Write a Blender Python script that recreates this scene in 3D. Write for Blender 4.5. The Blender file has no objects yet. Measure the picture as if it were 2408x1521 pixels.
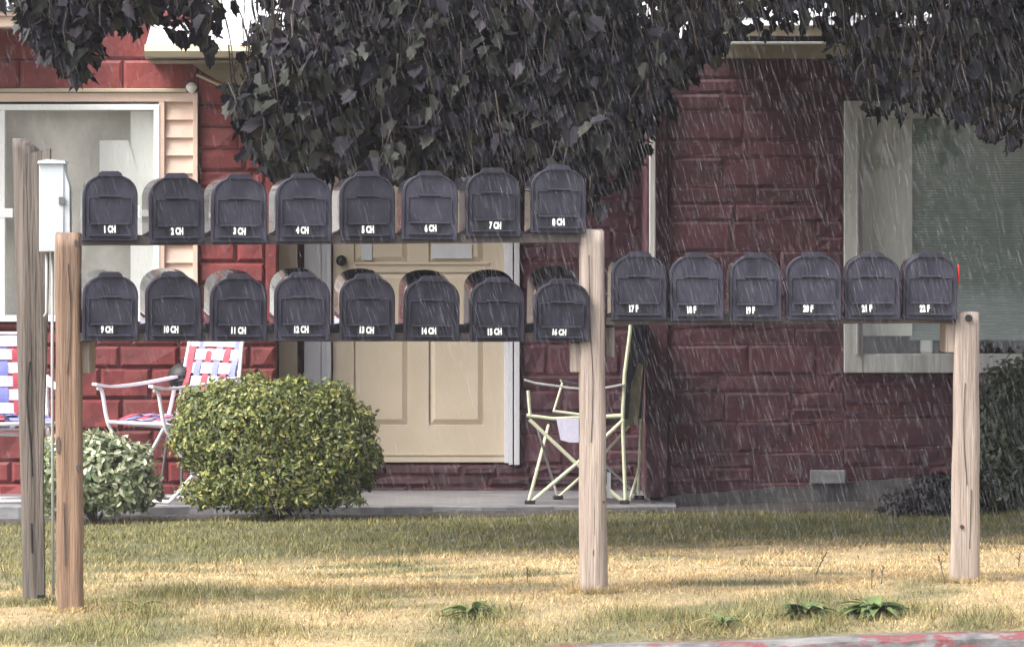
import bpy, bmesh, math, random
import numpy as np
from mathutils import Vector, Matrix, Euler, noise
R = math.radians
sc = bpy.context.scene
col = sc.collection

# ------------------------------------------------------------------ camera
FPX, HZ, CX, CH = 13480.0, 520.0, 1204.0, 1.30      # focal length in photo pixels, horizon row, centre column, eye height
cam = bpy.data.cameras.new('camera')
camo = bpy.data.objects.new('camera', cam); col.objects.link(camo)
camo.location = (0, 0, CH); camo.rotation_euler = (R(90), 0, 0)
cam.sensor_width = 36; cam.lens = FPX * 36 / 2408
cam.shift_y = -(760.5 - HZ) / 2408
cam.clip_start = 0.1; cam.clip_end = 1000
sc.camera = camo
# ------------------------------------------------------------------ sky, sun, exposure (overcast, raining)
SUN_EL, SUN_AZ = R(52), R(238)       # azimuth clockwise from +Y: the sun stands to the left
w = bpy.data.worlds.new('World'); sc.world = w; w.use_nodes = True
nt = w.node_tree; nt.nodes.clear()
out = nt.nodes.new('ShaderNodeOutputWorld'); bg = nt.nodes.new('ShaderNodeBackground'); sky = nt.nodes.new('ShaderNodeTexSky')
sky.sky_type = 'NISHITA'; sky.sun_disc = False; sky.sun_elevation = SUN_EL; sky.sun_rotation = SUN_AZ
sky.dust_density = 5.0; sky.air_density = 1.0; sky.ozone_density = 1.0
bg.inputs[1].default_value = 0.15
hs = nt.nodes.new('ShaderNodeHueSaturation'); hs.inputs['Saturation'].default_value = 0.35
nt.links.new(sky.outputs[0], hs.inputs['Color']); nt.links.new(hs.outputs[0], bg.inputs[0]); nt.links.new(bg.outputs[0], out.inputs[0])
sl = bpy.data.lights.new('sun', 'SUN'); sl.energy = 1.15; sl.angle = R(28); sl.color = (1.0, 0.95, 0.88)
so = bpy.data.objects.new('sun', sl); col.objects.link(so)
dv = Vector((math.sin(SUN_AZ) * math.cos(SUN_EL), math.cos(SUN_AZ) * math.cos(SUN_EL), math.sin(SUN_EL)))
so.rotation_euler = dv.to_track_quat('Z', 'Y').to_euler()
sc.view_settings.view_transform = 'Standard'; sc.view_settings.look = 'None'; sc.view_settings.gamma = 1.0
sc.view_settings.exposure = 1.56
sc.cycles.max_bounces = 6; sc.cycles.transparent_max_bounces = 12; sc.cycles.volume_bounces = 0

random.seed(7); rng = np.random.default_rng(7)

def W(x, y, d):
    """photo pixel (2408 wide) at distance d -> world"""
    return Vector(((x - CX) * d / FPX, d, CH - (y - HZ) * d / FPX))

# ------------------------------------------------------------------ materials
def srgb(r, g, b):
    f = lambda c: (c / 255 / 12.92) if c / 255 <= .04045 else ((c / 255 + .055) / 1.055) ** 2.4
    return (f(r), f(g), f(b), 1)
def mat(name, c1, c2=None, rough=.7, scale=(6, 6, 6), bump=0.0, bscale=60, detail=6, lo=.35, hi=.65, spec=.5, coat=0, metal=0, attr=None, trans=0, dist=.004):
    m = bpy.data.materials.new(name); m.use_nodes = True
    t = m.node_tree; p = t.nodes['Principled BSDF']; L = t.links.new
    p.inputs['Roughness'].default_value = rough; p.inputs['Specular IOR Level'].default_value = spec
    p.inputs['Coat Weight'].default_value = coat; p.inputs['Metallic'].default_value = metal
    c1 = tuple(c1[:3]) + (1,)
    tc = t.nodes.new('ShaderNodeTexCoord')
    if c2 is not None:
        c2 = tuple(c2[:3]) + (1,)
        mp = t.nodes.new('ShaderNodeMapping'); mp.inputs['Scale'].default_value = scale
        L(tc.outputs['Object'], mp.inputs[0])
        n = t.nodes.new('ShaderNodeTexNoise'); n.inputs['Scale'].default_value = 1; n.inputs['Detail'].default_value = detail; n.inputs['Roughness'].default_value = .6
        L(mp.outputs[0], n.inputs['Vector'])
        r = t.nodes.new('ShaderNodeValToRGB'); r.color_ramp.elements[0].position = lo; r.color_ramp.elements[1].position = hi
        r.color_ramp.elements[0].color = c1; r.color_ramp.elements[1].color = c2
        L(n.outputs['Fac'], r.inputs[0]); src = r.outputs[0]
        if attr:
            a = t.nodes.new('ShaderNodeAttribute'); a.attribute_name = attr
            mx = t.nodes.new('ShaderNodeMix'); mx.data_type = 'RGBA'; mx.blend_type = 'MULTIPLY'; mx.inputs[0].default_value = 1
            L(src, mx.inputs[6]); L(a.outputs['Color'], mx.inputs[7]); src = mx.outputs[2]
        L(src, p.inputs['Base Color'])
    elif attr:
        a = t.nodes.new('ShaderNodeAttribute'); a.attribute_name = attr; L(a.outputs['Color'], p.inputs['Base Color'])
    else:
        p.inputs['Base Color'].default_value = c1
    if bump:
        n2 = t.nodes.new('ShaderNodeTexNoise'); n2.inputs['Scale'].default_value = bscale; n2.inputs['Detail'].default_value = 5
        if c2 is not None and max(scale) / min(scale) > 3:
            L(mp.outputs[0], n2.inputs['Vector']); n2.inputs['Scale'].default_value = 2
        else:
            L(tc.outputs['Object'], n2.inputs['Vector'])
        b = t.nodes.new('ShaderNodeBump'); b.inputs['Strength'].default_value = bump; b.inputs['Distance'].default_value = dist
        L(n2.outputs['Fac'], b.inputs['Height']); L(b.outputs[0], p.inputs['Normal'])
    if trans:
        tr = t.nodes.new('ShaderNodeBsdfTranslucent'); ms = t.nodes.new('ShaderNodeMixShader'); ms.inputs[0].default_value = trans
        if attr: L(a.outputs['Color'], tr.inputs[0])
        else: tr.inputs[0].default_value = c1
        L(p.outputs[0], ms.inputs[1]); L(tr.outputs[0], ms.inputs[2]); L(ms.outputs[0], t.nodes['Material Output'].inputs[0])
    return m

M = {}
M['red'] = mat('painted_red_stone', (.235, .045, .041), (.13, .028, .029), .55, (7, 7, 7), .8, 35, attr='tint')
M['shadedred'] = mat('shade_toned_red_stone', (.080, .023, .033), (.052, .019, .027), .6, (7, 7, 7), .6, 40, attr='tint')  # red stone with canopy shade and haze put into its colour
M['redmortar'] = mat('red_mortar', (.085, .020, .022), (.05, .014, .016), .8, (30, 30, 30))
M['peach'] = mat('peach_siding', (.72, .54, .44), (.66, .49, .40), .5, (3, 3, 12))
M['tan'] = mat('tan_painted_trim', (.50, .43, .31), (.42, .36, .26), .6, (5, 5, 8))
M['darktan'] = mat('dark_tan_board', (.30, .26, .19), (.22, .19, .14), .7, (5, 5, 9))  # darker copy of the tan trim colour
M['white'] = mat('white_vinyl', (.88, .88, .87), (.84, .84, .83), .4, (4, 4, 4))
M['greyframe'] = mat('weathered_white_frame', (.50, .50, .48), (.34, .33, .32), .7, (30, 30, 2), .3)
M['door'] = mat('tan_door_paint', (.55, .465, .35), (.49, .415, .31), .45, (3, 3, 3))
M['doortrim'] = mat('door_jamb_paint', (.55, .55, .58), (.47, .47, .50), .5, (8, 8, 2))
M['roof'] = mat('pale_roof', (.78, .79, .82), (.62, .63, .66), .5, (3, 3, 3))
M['slate'] = mat('grey_roof', (.33, .35, .40), (.25, .27, .31), .6, (8, 8, 8))
M['dark'] = mat('dark_recess', (.012, .011, .012), None, .8)
M['concrete'] = mat('concrete', (.24, .24, .25), (.13, .13, .14), .35, (3, 9, 9), .4, 30)
M['found'] = mat('foundation_concrete', (.11, .10, .10), (.06, .055, .06), .6, (5, 5, 16), .6, 30)
M['soil'] = mat('bare_soil', (.06, .05, .045), (.035, .03, .028), .9, (14, 14, 14), 1, 30, dist=.02)
M['wetwood'] = mat('dark_wet_shelf_wood', (.045, .036, .034), (.085, .065, .055), .6, (2, 14, 30), .4)
M['orangewood'] = mat('orange_brown_wood', (.30, .19, .12), (.115, .07, .05), .6, (75, 75, 3), .9, lo=.3, hi=.7, dist=.006)
M['palewood'] = mat('pale_weathered_wood', (.44, .355, .30), (.19, .15, .125), .6, (75, 75, 3), .9, lo=.28, hi=.75, dist=.006)
M['greywood'] = mat('grey_weathered_wood', (.165, .135, .115), (.06, .05, .043), .7, (60, 60, 2.4), 1, lo=.3, hi=.7, dist=.008)
M['plastic'] = mat('black_mailbox_plastic', (.015, .014, .023), (.038, .036, .052), .45, (13, 13, 8), .25, 160, dist=.001, spec=.4)
M['plasticside'] = mat('glossy_mailbox_plastic', (.036, .034, .045), (.055, .052, .066), .2, (8, 8, 8), .08, 8, dist=.002, spec=.9, coat=.6)
M['sticker'] = mat('white_sticker', (.95, .95, .95), None, .5)
M['stickerback'] = mat('black_sticker', (.012, .012, .014), None, .5)
M['flagred'] = mat('red_flag', (.75, .03, .02), None, .4)
M['cabinet'] = mat('pale_blue_grey_metal', (.52, .56, .58), (.46, .50, .52), .4, (3, 3, 3))
M['steel'] = mat('steel', (.18, .18, .18), None, .4, metal=.6)
M['conduit'] = mat('grey_conduit', (.40, .41, .40), (.3, .3, .3), .5, (8, 8, 3))
M['alu'] = mat('white_tube', (.80, .78, .80), None, .3)
M['webwhite'] = mat('web_white', (.68, .66, .82), (.60, .58, .74), .6, (40, 40, 40))
M['webred'] = mat('web_red', (.44, .075, .10), (.38, .06, .085), .6, (40, 40, 40))
M['webblue'] = mat('web_blue', (.22, .24, .56), (.19, .20, .48), .6, (40, 40, 40))
M['palegreen'] = mat('pale_green_tube', (.62, .64, .45), None, .4)
M['navy'] = mat('dark_camp_fabric', (.030, .028, .040), (.045, .042, .055), .8, (20, 20, 20))
M['olive'] = mat('olive_grey_fabric', (.20, .175, .115), (.15, .13, .085), .8, (20, 20, 20))
M['black'] = mat('black_enamel', (.010, .010, .012), None, .55)
M['bark'] = mat('tree_bark', (.10, .08, .07), (.05, .04, .035), .9, (12, 12, 3), 1, 20, dist=.02)
M['leaf'] = mat('maple_leaf', (1, 1, 1), None, .55, attr='tint', trans=.06, spec=.32)
M['bushleaf'] = mat('shrub_leaf', (1, 1, 1), None, .5, attr='tint', trans=.25)
M['grass'] = mat('grass_blades', (1, 1, 1), None, .7, attr='tint', trans=.2, spec=.2)
M['curtain'] = mat('pale_curtain', (.88, .90, .86), (.74, .76, .72), .8, (5, 5, 1.2), .6, 5, dist=.03)
M['curtaindull'] = mat('dull_beige_curtain', (.78, .75, .68), (.42, .41, .37), .8, (4, 4, 2.6), .6, 5, dist=.03, lo=.3, hi=.7)
M['blind'] = mat('green_grey_blind', (.34, .43, .40), (.27, .35, .33), .6, (3, 3, 40))
M['asphalt'] = mat('asphalt', (.06, .06, .062), (.04, .04, .042), .6, (20, 20, 20), .5, 80)

def vary(m, lo, hi):
    t = m.node_tree; p = t.nodes['Principled BSDF']; src = p.inputs['Base Color'].links[0].from_socket
    oi = t.nodes.new('ShaderNodeObjectInfo'); mr = t.nodes.new('ShaderNodeMapRange'); mr.inputs[3].default_value = lo; mr.inputs[4].default_value = hi
    sc_ = t.nodes.new('ShaderNodeVectorMath'); sc_.operation = 'SCALE'
    t.links.new(oi.outputs['Random'], mr.inputs[0]); t.links.new(src, sc_.inputs[0]); t.links.new(mr.outputs[0], sc_.inputs['Scale']); t.links.new(sc_.outputs[0], p.inputs['Base Color'])
vary(M['plastic'], .75, 1.35)
def glassmat():
    m = bpy.data.materials.new('window_glass'); m.use_nodes = True; t = m.node_tree; t.nodes.clear()
    o = t.nodes.new('ShaderNodeOutputMaterial'); mx = t.nodes.new('ShaderNodeMixShader'); tr = t.nodes.new('ShaderNodeBsdfTransparent')
    gl = t.nodes.new('ShaderNodeBsdfGlossy'); gl.inputs['Roughness'].default_value = .03
    lw = t.nodes.new('ShaderNodeLayerWeight'); pw = t.nodes.new('ShaderNodeMath'); pw.operation = 'POWER'; pw.inputs[1].default_value = 4
    fr = t.nodes.new('ShaderNodeMath'); fr.operation = 'MULTIPLY_ADD'; fr.inputs[1].default_value = .8; fr.inputs[2].default_value = .10
    t.links.new(lw.outputs['Facing'], pw.inputs[0]); t.links.new(pw.outputs[0], fr.inputs[0])
    t.links.new(fr.outputs[0], mx.inputs[0]); t.links.new(tr.outputs[0], mx.inputs[1]); t.links.new(gl.outputs[0], mx.inputs[2]); t.links.new(mx.outputs[0], o.inputs[0])
    return m
M['glass'] = glassmat()

def curbmat():
    m = mat('worn_red_curb_paint', (.21, .20, .20), (.06, .058, .06), .8, (9, 9, 20), .9, 40)
    t = m.node_tree; L = t.links.new; p = t.nodes['Principled BSDF']
    src = p.inputs['Base Color'].links[0].from_socket
    tc = t.nodes.new('ShaderNodeTexCoord'); n = t.nodes.new('ShaderNodeTexNoise'); n.inputs['Scale'].default_value = 5.5; n.inputs['Detail'].default_value = 8; n.inputs['Roughness'].default_value = .65
    mp = t.nodes.new('ShaderNodeMapping'); mp.inputs['Scale'].default_value = (1, 1, 3.2)
    L(tc.outputs['Object'], mp.inputs[0]); L(mp.outputs[0], n.inputs['Vector'])
    r = t.nodes.new('ShaderNodeValToRGB'); r.color_ramp.elements[0].position = .52; r.color_ramp.elements[1].position = .58
    L(n.outputs['Fac'], r.inputs[0])
    mx = t.nodes.new('ShaderNodeMix'); mx.data_type = 'RGBA'
    L(r.outputs[0], mx.inputs[0]); L(src, mx.inputs[6]); mx.inputs[7].default_value = (.17, .05, .052, 1)
    L(mx.outputs[2], p.inputs['Base Color'])
    return m
M['curb'] = curbmat()

# ------------------------------------------------------------------ tagging and mesh collecting
def tag(o, label=None, cat=None, group=None, kind=None):
    if label: o['label'] = label
    if cat: o['category'] = cat
    if group: o['group'] = group
    if kind: o['kind'] = kind
    return o
def thing(name, loc, label, cat, group=None, rot=(0, 0, 0)):
    o = bpy.data.objects.new(name, None); col.objects.link(o); o.location = loc; o.rotation_euler = rot; o.empty_display_size = .1
    return tag(o, label, cat, group)
def rootloc(p):
    v = Vector((0, 0, 0))
    while p is not None: v += Vector(p.location); p = p.parent
    return v

class MB:
    def __init__(s): s.v = []; s.f = []; s.m = []; s.tint = []
    def add(s, vs, fs, mi=0, tint=None):
        b = len(s.v); s.v += [tuple(v) for v in vs]; s.f += [tuple(b + i for i in f) for f in fs]; s.m += [mi] * len(fs)
        s.tint += [tint or (1, 1, 1)] * len(vs)
    def box(s, lo, hi, mi=0, bev=0, tint=None, rot=None):
        x0, y0, z0 = lo; x1, y1, z1 = hi
        if bev <= 0:
            vs = [(x, y, z) for z in (z0, z1) for y in (y0, y1) for x in (x0, x1)]
            fs = [(0, 2, 3, 1), (4, 5, 7, 6), (0, 1, 5, 4), (2, 6, 7, 3), (0, 4, 6, 2), (1, 3, 7, 5)]
        else:
            bm = bmesh.new(); bmesh.ops.create_cube(bm, size=1)
            for v in bm.verts: v.co = Vector((x0 + (v.co.x + .5) * (x1 - x0), y0 + (v.co.y + .5) * (y1 - y0), z0 + (v.co.z + .5) * (z1 - z0)))
            bmesh.ops.bevel(bm, geom=bm.edges[:], offset=bev, segments=2, affect='EDGES', profile=.5)
            vs = [v.co.copy() for v in bm.verts]; fs = [[v.index for v in f.verts] for f in bm.faces]; bm.free()
        if rot is not None: vs = [rot @ Vector(v) for v in vs]
        s.add(vs, fs, mi, tint)
    def prism(s, pts, d, mi=0):
        """pts: closed outline as 3-D points, extruded by vector d"""
        n = len(pts); d = Vector(d); vs = [Vector(p) for p in pts] + [Vector(p) + d for p in pts]
        fs = [tuple(range(n)), tuple(reversed(range(n, 2 * n)))] + [(i, (i + 1) % n + 0, (i + 1) % n + n, i + n)[::-1] for i in range(n)]
        s.add(vs, fs, mi)
    def tube(s, pts, r, n=8, mi=0, caps=True):
        pts = [Vector(p) for p in pts]; rs = r if isinstance(r, (list, tuple)) else [r] * len(pts)
        vs = []; fs = []; up = None
        for i, p in enumerate(pts):
            t = (pts[min(i + 1, len(pts) - 1)] - pts[max(i - 1, 0)]).normalized()
            if up is None: up = t.orthogonal().normalized()
            up = (up - t * up.dot(t)).normalized(); bi = t.cross(up)
            for k in range(n):
                a = 2 * math.pi * k / n; vs.append(p + (up * math.cos(a) + bi * math.sin(a)) * rs[i])
        for i in range(len(pts) - 1):
            for k in range(n): fs.append((i * n + k, i * n + (k + 1) % n, (i + 1) * n + (k + 1) % n, (i + 1) * n + k))
        if caps: fs.append(tuple(reversed(range(n)))); fs.append(tuple((len(pts) - 1) * n + k for k in range(n)))
        s.add(vs, fs, mi)
    def build(s, name, mats, parent=None, local=False, smooth=False):
        me = bpy.data.meshes.new(name)
        off = Vector((0, 0, 0)) if (local or parent is None) else rootloc(parent)
        me.from_pydata([(v[0] - off.x, v[1] - off.y, v[2] - off.z) for v in s.v], [], s.f)
        for m in (mats if isinstance(mats, (list, tuple)) else [mats]): me.materials.append(m)
        me.polygons.foreach_set('material_index', s.m)
        a = me.color_attributes.new('tint', 'FLOAT_COLOR', 'POINT')
        a.data.foreach_set('color', np.column_stack([np.array(s.tint, dtype=np.float32), np.ones(len(s.v), np.float32)]).ravel())
        if smooth: me.shade_smooth()
        me.update(); o = bpy.data.objects.new(name, me); col.objects.link(o); o.parent = parent
        return o

def smoothpath(pts, k=5):
    pts = [Vector(p) for p in pts]; o = []
    for i in range(len(pts) - 1):
        p0 = pts[max(i - 1, 0)]; p1 = pts[i]; p2 = pts[i + 1]; p3 = pts[min(i + 2, len(pts) - 1)]
        for j in range(k):
            t = j / k; o.append(.5 * ((2 * p1) + (p2 - p0) * t + (2 * p0 - 5 * p1 + 4 * p2 - p3) * t * t + (3 * p1 - p0 - 3 * p2 + p3) * t ** 3))
    o.append(pts[-1]); return o

# ------------------------------------------------------------------ ground
def curb_y(x): return 18.29 + .173 * x
def gz(x, y):
    """height of the lawn"""
    a = -.006 + .0236 * x; b = -.25 + .012 * x
    t = min(max((y - 20) / 10.6, 0), 1.0)
    z = a + (b - a) * t - .034 * max(0, 20 - y)
    z += .006 * math.sin(x * 3.1 + y * 1.7) + .005 * math.sin(x * 6.7 - y * 4.1)
    return z
def dryness(x, y):
    """1 = straw, 0 = green: a straw band along the street with green patches in it, green nearer the house"""
    edge = 24.4 + .55 * x + .18 * math.sin(x * 2.3) + .1 * math.sin(x * 7)
    d = 1 / (1 + math.exp((y - edge) * 5))
    px = CX + x * FPX / y; py = HZ + (CH - gz(x, y)) * FPX / y
    def patch(cx, cy, rx, ry, s=1.0): return s * math.exp(-(((px - cx) / rx) ** 2 + ((py - cy) / ry) ** 2))
    g = patch(430, 1395, 260, 28, .9) + patch(850, 1398, 260, 16, .75) + patch(330, 1470, 260, 32, .9) + patch(120, 1500, 200, 22, .7) \
        + patch(1120, 1440, 130, 20, .9) + patch(900, 1490, 400, 24, .55) + patch(2000, 1425, 200, 34, .95) + patch(1600, 1455, 240, 32, .7) + patch(60, 1355, 120, 18, .6) \
        + patch(1480, 1400, 260, 10, .5) + patch(2100, 1275, 260, 9, .5) + patch(1060, 1300, 200, 12, .35)
    nz = noise.noise(Vector((x * 1.1, y * 1.6, 3.3))) + .5 * noise.noise(Vector((x * 3.7, y * 4.5, 8.1)))
    g += max(0, nz - .09) * 2.8 + .9 * math.exp(-((y - curb_y(x) - .1) / .38) ** 2) * (.35 + max(-.35, noise.noise(Vector((x * 2.1, 5, y)))) * 1.6)
    d2 = d * (1 - min(g, .95)) + .04 + (1 - d) * max(0, nz - .25) * .7
    return max(0.0, min(1.0, d2))
nx, ny = 150, 150
xs = np.linspace(-9, 9, nx); ts = np.linspace(0, 1, ny) ** 1.0
vs = []; tn = []
for t in ts:
    for x in xs:
        y = curb_y(x) + .10 + t * (34 - curb_y(x)); vs.append((x, y, gz(x, y) - (.03 if t == 0 else 0)))
        d = dryness(x, y); n = random.uniform(.8, 1.1)
        g = (.12, .125, .055); s = (.42, .33, .185)
        tn.append(tuple((g[i] * (1 - d) + s[i] * d) * n for i in range(3)))
fs = [(j * nx + i, j * nx + i + 1, (j + 1) * nx + i + 1, (j + 1) * nx + i) for j in range(ny - 1) for i in range(nx - 1)]
mb = MB(); mb.add(vs, fs); mb.tint = tn
M['lawn'] = mat('lawn_soil', (1, 1, 1), (.72, .68, .6), .9, (26, 26, 26), 1, 60, attr='tint', dist=.02)
tag(mb.build('lawn', M['lawn'], smooth=True), kind='structure')
mb = MB(); mb.add([(-300, 30.5, -.36), (300, 30.5, -.36), (300, 600, -.36), (-300, 600, -.36), (-300, 18, -.36), (300, 18, -.36)], [(0, 1, 2, 3), (4, 5, 1, 0)])
tag(mb.build('ground', M['soil']), kind='structure')
mb = MB(); mb.add([(-300, curb_y(-300) if False else -60, -.20), (300, -60, -.20), (300, curb_y(300) + 1, -.20), (60, curb_y(60) + .1, -.20), (-60, curb_y(-60) + .1, -.20), (-300, curb_y(-60), -.20)], [(0, 1, 2, 3, 4, 5)])
tag(mb.build('road', M['asphalt']), kind='structure')

# curb: a real step with a chipped upper edge
mb = MB(); n = 240
xs = np.linspace(-12, 12, n); rows = []
for i, x in enumerate(xs):
    ztop = gz(x, curb_y(x)) - .012
    ch = max(0, math.sin(x * 9.1) * math.sin(x * 23 + 1) + random.uniform(-.3, .3)) * .010
    y = curb_y(x)
    rows.append([(x, y + .16, ztop - .01), (x, y + .15, ztop), (x, y + .03, ztop + .001), (x, y + ch, ztop - .012 - ch), (x, y - .012 + ch, ztop - .05 - random.uniform(0, .006)), (x, y - .03, -.205)])
vs = [p for r_ in rows for p in r_]; k = 6
fs = [(i * k + j, (i + 1) * k + j, (i + 1) * k + j + 1, i * k + j + 1) for i in range(n - 1) for j in range(k - 1)]
mb.add(vs, fs); tag(mb.build('curb', M['curb']), kind='structure')

# grass: straw and green blades
def ground_at(x, y):
    d = 19.0
    for _ in range(60):
        p = W(x, y, d); e = p.z - gz(p.x, d); d += e * 10
    p = W(x, y, d); return Vector((p.x, d, gz(p.x, d)))
WEEDS = [ground_at(x, y) for x, y in ((1112, 1450), (1895, 1452), (2060, 1450), (2150, 1440), (1970, 1462), (1700, 1476), (330, 1440), (400, 1400), (260, 1490), (1620, 1470), (1480, 1455), (2330, 1465), (620, 1480), (760, 1415))]
def blades(N, xr, yr, hmin, hmax, wd, name, dens=None):
    X = rng.uniform(*xr, N); Y = rng.uniform(*yr, N)
    if xr[0] > -2.5:
        for q, (px_, py_, pw) in enumerate(((-1.545, 19.83, .052), (.283, 20.0, .052), (1.582, 20.12, .052), (-1.71, 20.42, .05))):
            for j in range(420):
                aa = random.uniform(-3.3, .2); X[q * 420 + j] = px_ + math.cos(aa) * pw * random.uniform(1.0, 1.8); Y[q * 420 + j] = py_ + .04 + math.sin(aa) * pw * random.uniform(1.1, 1.9)
        for q, wp in enumerate(WEEDS):
            for j in range(700):
                X[1680 + q * 700 + j] = wp.x + random.gauss(0, .085); Y[1680 + q * 700 + j] = wp.y + random.gauss(0, .16)
    V = np.zeros((N, 3, 3), np.float32); C = np.zeros((N, 3, 3), np.float32); keep = []
    for i in range(N):
        x, y = X[i], Y[i]
        if y < curb_y(x) + random.uniform(.05, .15): continue
        d = dryness(x, y); cl = .5 + .5 * math.sin(x * 11 + math.sin(y * 7) * 2) * math.sin(y * 9 + x * 3)
        tuft = xr[0] > -2.5 and i < 1680; wt = xr[0] > -2.5 and 1680 <= i < 1680 + 700 * len(WEEDS)
        if wt: d *= .25
        if not (tuft or wt) and random.random() > .45 + .55 * cl: continue
        h = random.uniform(hmin, hmax) * (.6 + .7 * cl) * (1.15 - .45 * d) * (1.5 if tuft else 1.7 if wt else 1); a = random.uniform(0, 6.28); lean = random.uniform(.2, 1.4) * h * (1 + .6 * d)
        ww = wd * random.uniform(.7, 1.4); z = gz(x, y) - .003
        dx, dy = math.cos(a + 1.57) * ww, math.sin(a + 1.57) * ww
        V[i] = ((x - dx, y - dy, z), (x + dx, y + dy, z), (x + math.cos(a) * lean, y + math.sin(a) * lean, z + h))
        dd = d + random.gauss(0, .16)
        if random.random() < .04: dd = random.random()
        dd = min(1, max(0, dd)); br = random.uniform(.65, 1.2) * (1 + .45 * noise.noise(Vector((x * 5, y * 6, 1))) + .3 * noise.noise(Vector((x * 14, y * 17, 4))))
        g = (.16, .17, .066) if random.random() < .6 else (.25, .23, .10); s = (.66, .475, .25) if random.random() < .7 else (.34, .25, .13)
        C[i] = tuple((g[k] * (1 - dd) + s[k] * dd) * br for k in range(3)); keep.append(i)
    V = V[keep].reshape(-1, 3); C = C[keep].reshape(-1, 3); n = len(keep)
    me = bpy.data.meshes.new(name); me.vertices.add(n * 3); me.vertices.foreach_set('co', V.ravel())
    me.loops.add(n * 3); me.loops.foreach_set('vertex_index', np.arange(n * 3, dtype=np.int32))
    me.polygons.add(n); me.polygons.foreach_set('loop_start', np.arange(0, n * 3, 3, dtype=np.int32))
    me.materials.append(M['grass']); me.update(calc_edges=True); me.validate()
    a = me.color_attributes.new('tint', 'FLOAT_COLOR', 'POINT'); a.data.foreach_set('color', np.column_stack([C, np.ones(n * 3, np.float32)]).astype(np.float32).ravel())
    o = bpy.data.objects.new(name, me); col.objects.link(o)
    return o
tag(blades(125000, (-2.3, 2.4), (17.9, 21.5), .008, .030, .0015, 'grass'), 'straw coloured dry grass with green tufts along the kerb', 'grass', kind='stuff')
tag(blades(150000, (-3.1, 3.2), (21.3, 30.1), .010, .028, .0024, 'grass'), 'green lawn grass between the straw strip and the house', 'grass', kind='stuff')

# ------------------------------------------------------------------ house
H = thing('house', (0, 31, -.25), 'red painted stone house with tan door, peach siding panel and white framed window', 'house')
DL, DP, DR = 31.3, 31.7, 30.6        # distances of the left wall, the recessed entrance wall and the right wing
def blocks(mb, x0, x1, y0, y1, d, seed, hs=(.085, .12, .17), wr=(.14, .42), relief=.02, dark=1.0, g=.005):
    """irregular courses of rough stone faces covering a pixel rectangle"""
    rnd = random.Random(seed); a = W(x0, y1, d); b = W(x1, y0, d)
    mb.box((a.x, d, a.z), (b.x, d + .16, b.z), 1)
    z = a.z
    while z < b.z - .01:
        h = min(rnd.choice(hs), b.z - z); 
        if b.z - (z + h) < .04: h = b.z - z
        x = a.x - rnd.uniform(0, .0)
        while x < b.x - .005:
            wd = rnd.uniform(*wr)
            if b.x - (x + wd) < .07: wd = b.x - x
            sub = [(z, h)] if rnd.random() > .25 or h < .15 else [(z, h * .48), (z + h * .48, h * .52)]
            for (zz, hh) in sub:
                f = relief * rnd.uniform(.4, 1.2); t = rnd.uniform(.78, 1.18) * dark
                # rough face: a 4 x 3 grid of points pushed in and out
                nxs, nzs = 5, 4; vv = []; 
                for j in range(nzs):
                    for i in range(nxs):
                        u, v_ = i / (nxs - 1), j / (nzs - 1); e = (i in (0, nxs - 1)) or (j in (0, nzs - 1))
                        vv.append((x + g + (wd - 2 * g) * u, d - (.002 if e else f + rnd.uniform(-.006, .006)), zz + g + (hh - 2 * g) * v_))
                        if not e: vv[-1] = (vv[-1][0], vv[-1][1], vv[-1][2])
                # pull the inner ring outward so that the bevel is narrow
                for j in range(1, nzs - 1):
                    for i in range(1, nxs - 1):
                        k = j * nxs + i; X_, Y_, Z_ = vv[k]
                        if i == 1: X_ = x + g + .016
                        if i == nxs - 2: X_ = x + wd - g - .016
                        if j == 1: Z_ = zz + g + min(.014, hh * .25)
                        if j == nzs - 2: Z_ = zz + hh - g - min(.014, hh * .25)
                        vv[k] = (X_, Y_, Z_)
                ff = [(j * nxs + i, j * nxs + i + 1, (j + 1) * nxs + i + 1, (j + 1) * nxs + i) for j in range(nzs - 1) for i in range(nxs - 1)]
                mb.add(vv, ff, 0, (t, t, t))
            x += wd
        z += h
RM = [M['red'], M['redmortar']]; RMD = [M['shadedred'], M['redmortar']]
# left wall
mb = MB()
blocks(mb, -500, 650, 756, 1172, DL, 1)
blocks(mb, 466, 625, 150, 756, DL, 2)
blocks(mb, -500, 466, 20, 214, DL, 3, hs=(.17, .22), wr=(.5, .9), relief=.012)
w1 = mb.build('wall', RM, H); w1['label'] = 'bright red stone wall around the peach siding'
mb = MB(); a = W(625, 756, DL); b = W(650, 100, DL); mb.box((a.x, DL - .02, a.z), (b.x, DL + .5, b.z), 0, .004); mb.build('corner_post', M['red'], H)
# entrance wall: beside, above and below the door
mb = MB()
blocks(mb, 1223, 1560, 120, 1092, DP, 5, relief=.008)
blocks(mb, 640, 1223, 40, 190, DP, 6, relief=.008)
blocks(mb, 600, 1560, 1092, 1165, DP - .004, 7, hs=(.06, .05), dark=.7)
w2 = mb.build('wall', RMD, H); w2['label'] = 'shade-darkened red wall of the recessed entrance'
# right wing
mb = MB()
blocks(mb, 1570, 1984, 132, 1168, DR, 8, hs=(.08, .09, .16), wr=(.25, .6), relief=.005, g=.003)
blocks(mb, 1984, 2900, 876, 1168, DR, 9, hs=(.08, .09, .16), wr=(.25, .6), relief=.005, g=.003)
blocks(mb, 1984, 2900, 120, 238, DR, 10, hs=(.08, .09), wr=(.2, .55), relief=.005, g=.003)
w3 = mb.build('wall', RMD, H); w3['label'] = 'shade-darkened red stone wall of the right wing'
mb = MB(); a = W(1518, 1170, DR); b = W(1570, 130, DR); mb.box((a.x, DR - .025, a.z), (b.x, DP, b.z), 0, .006, tint=(1, 1, 1)); mb.build('corner_post', M['shadedred'], H)
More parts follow.
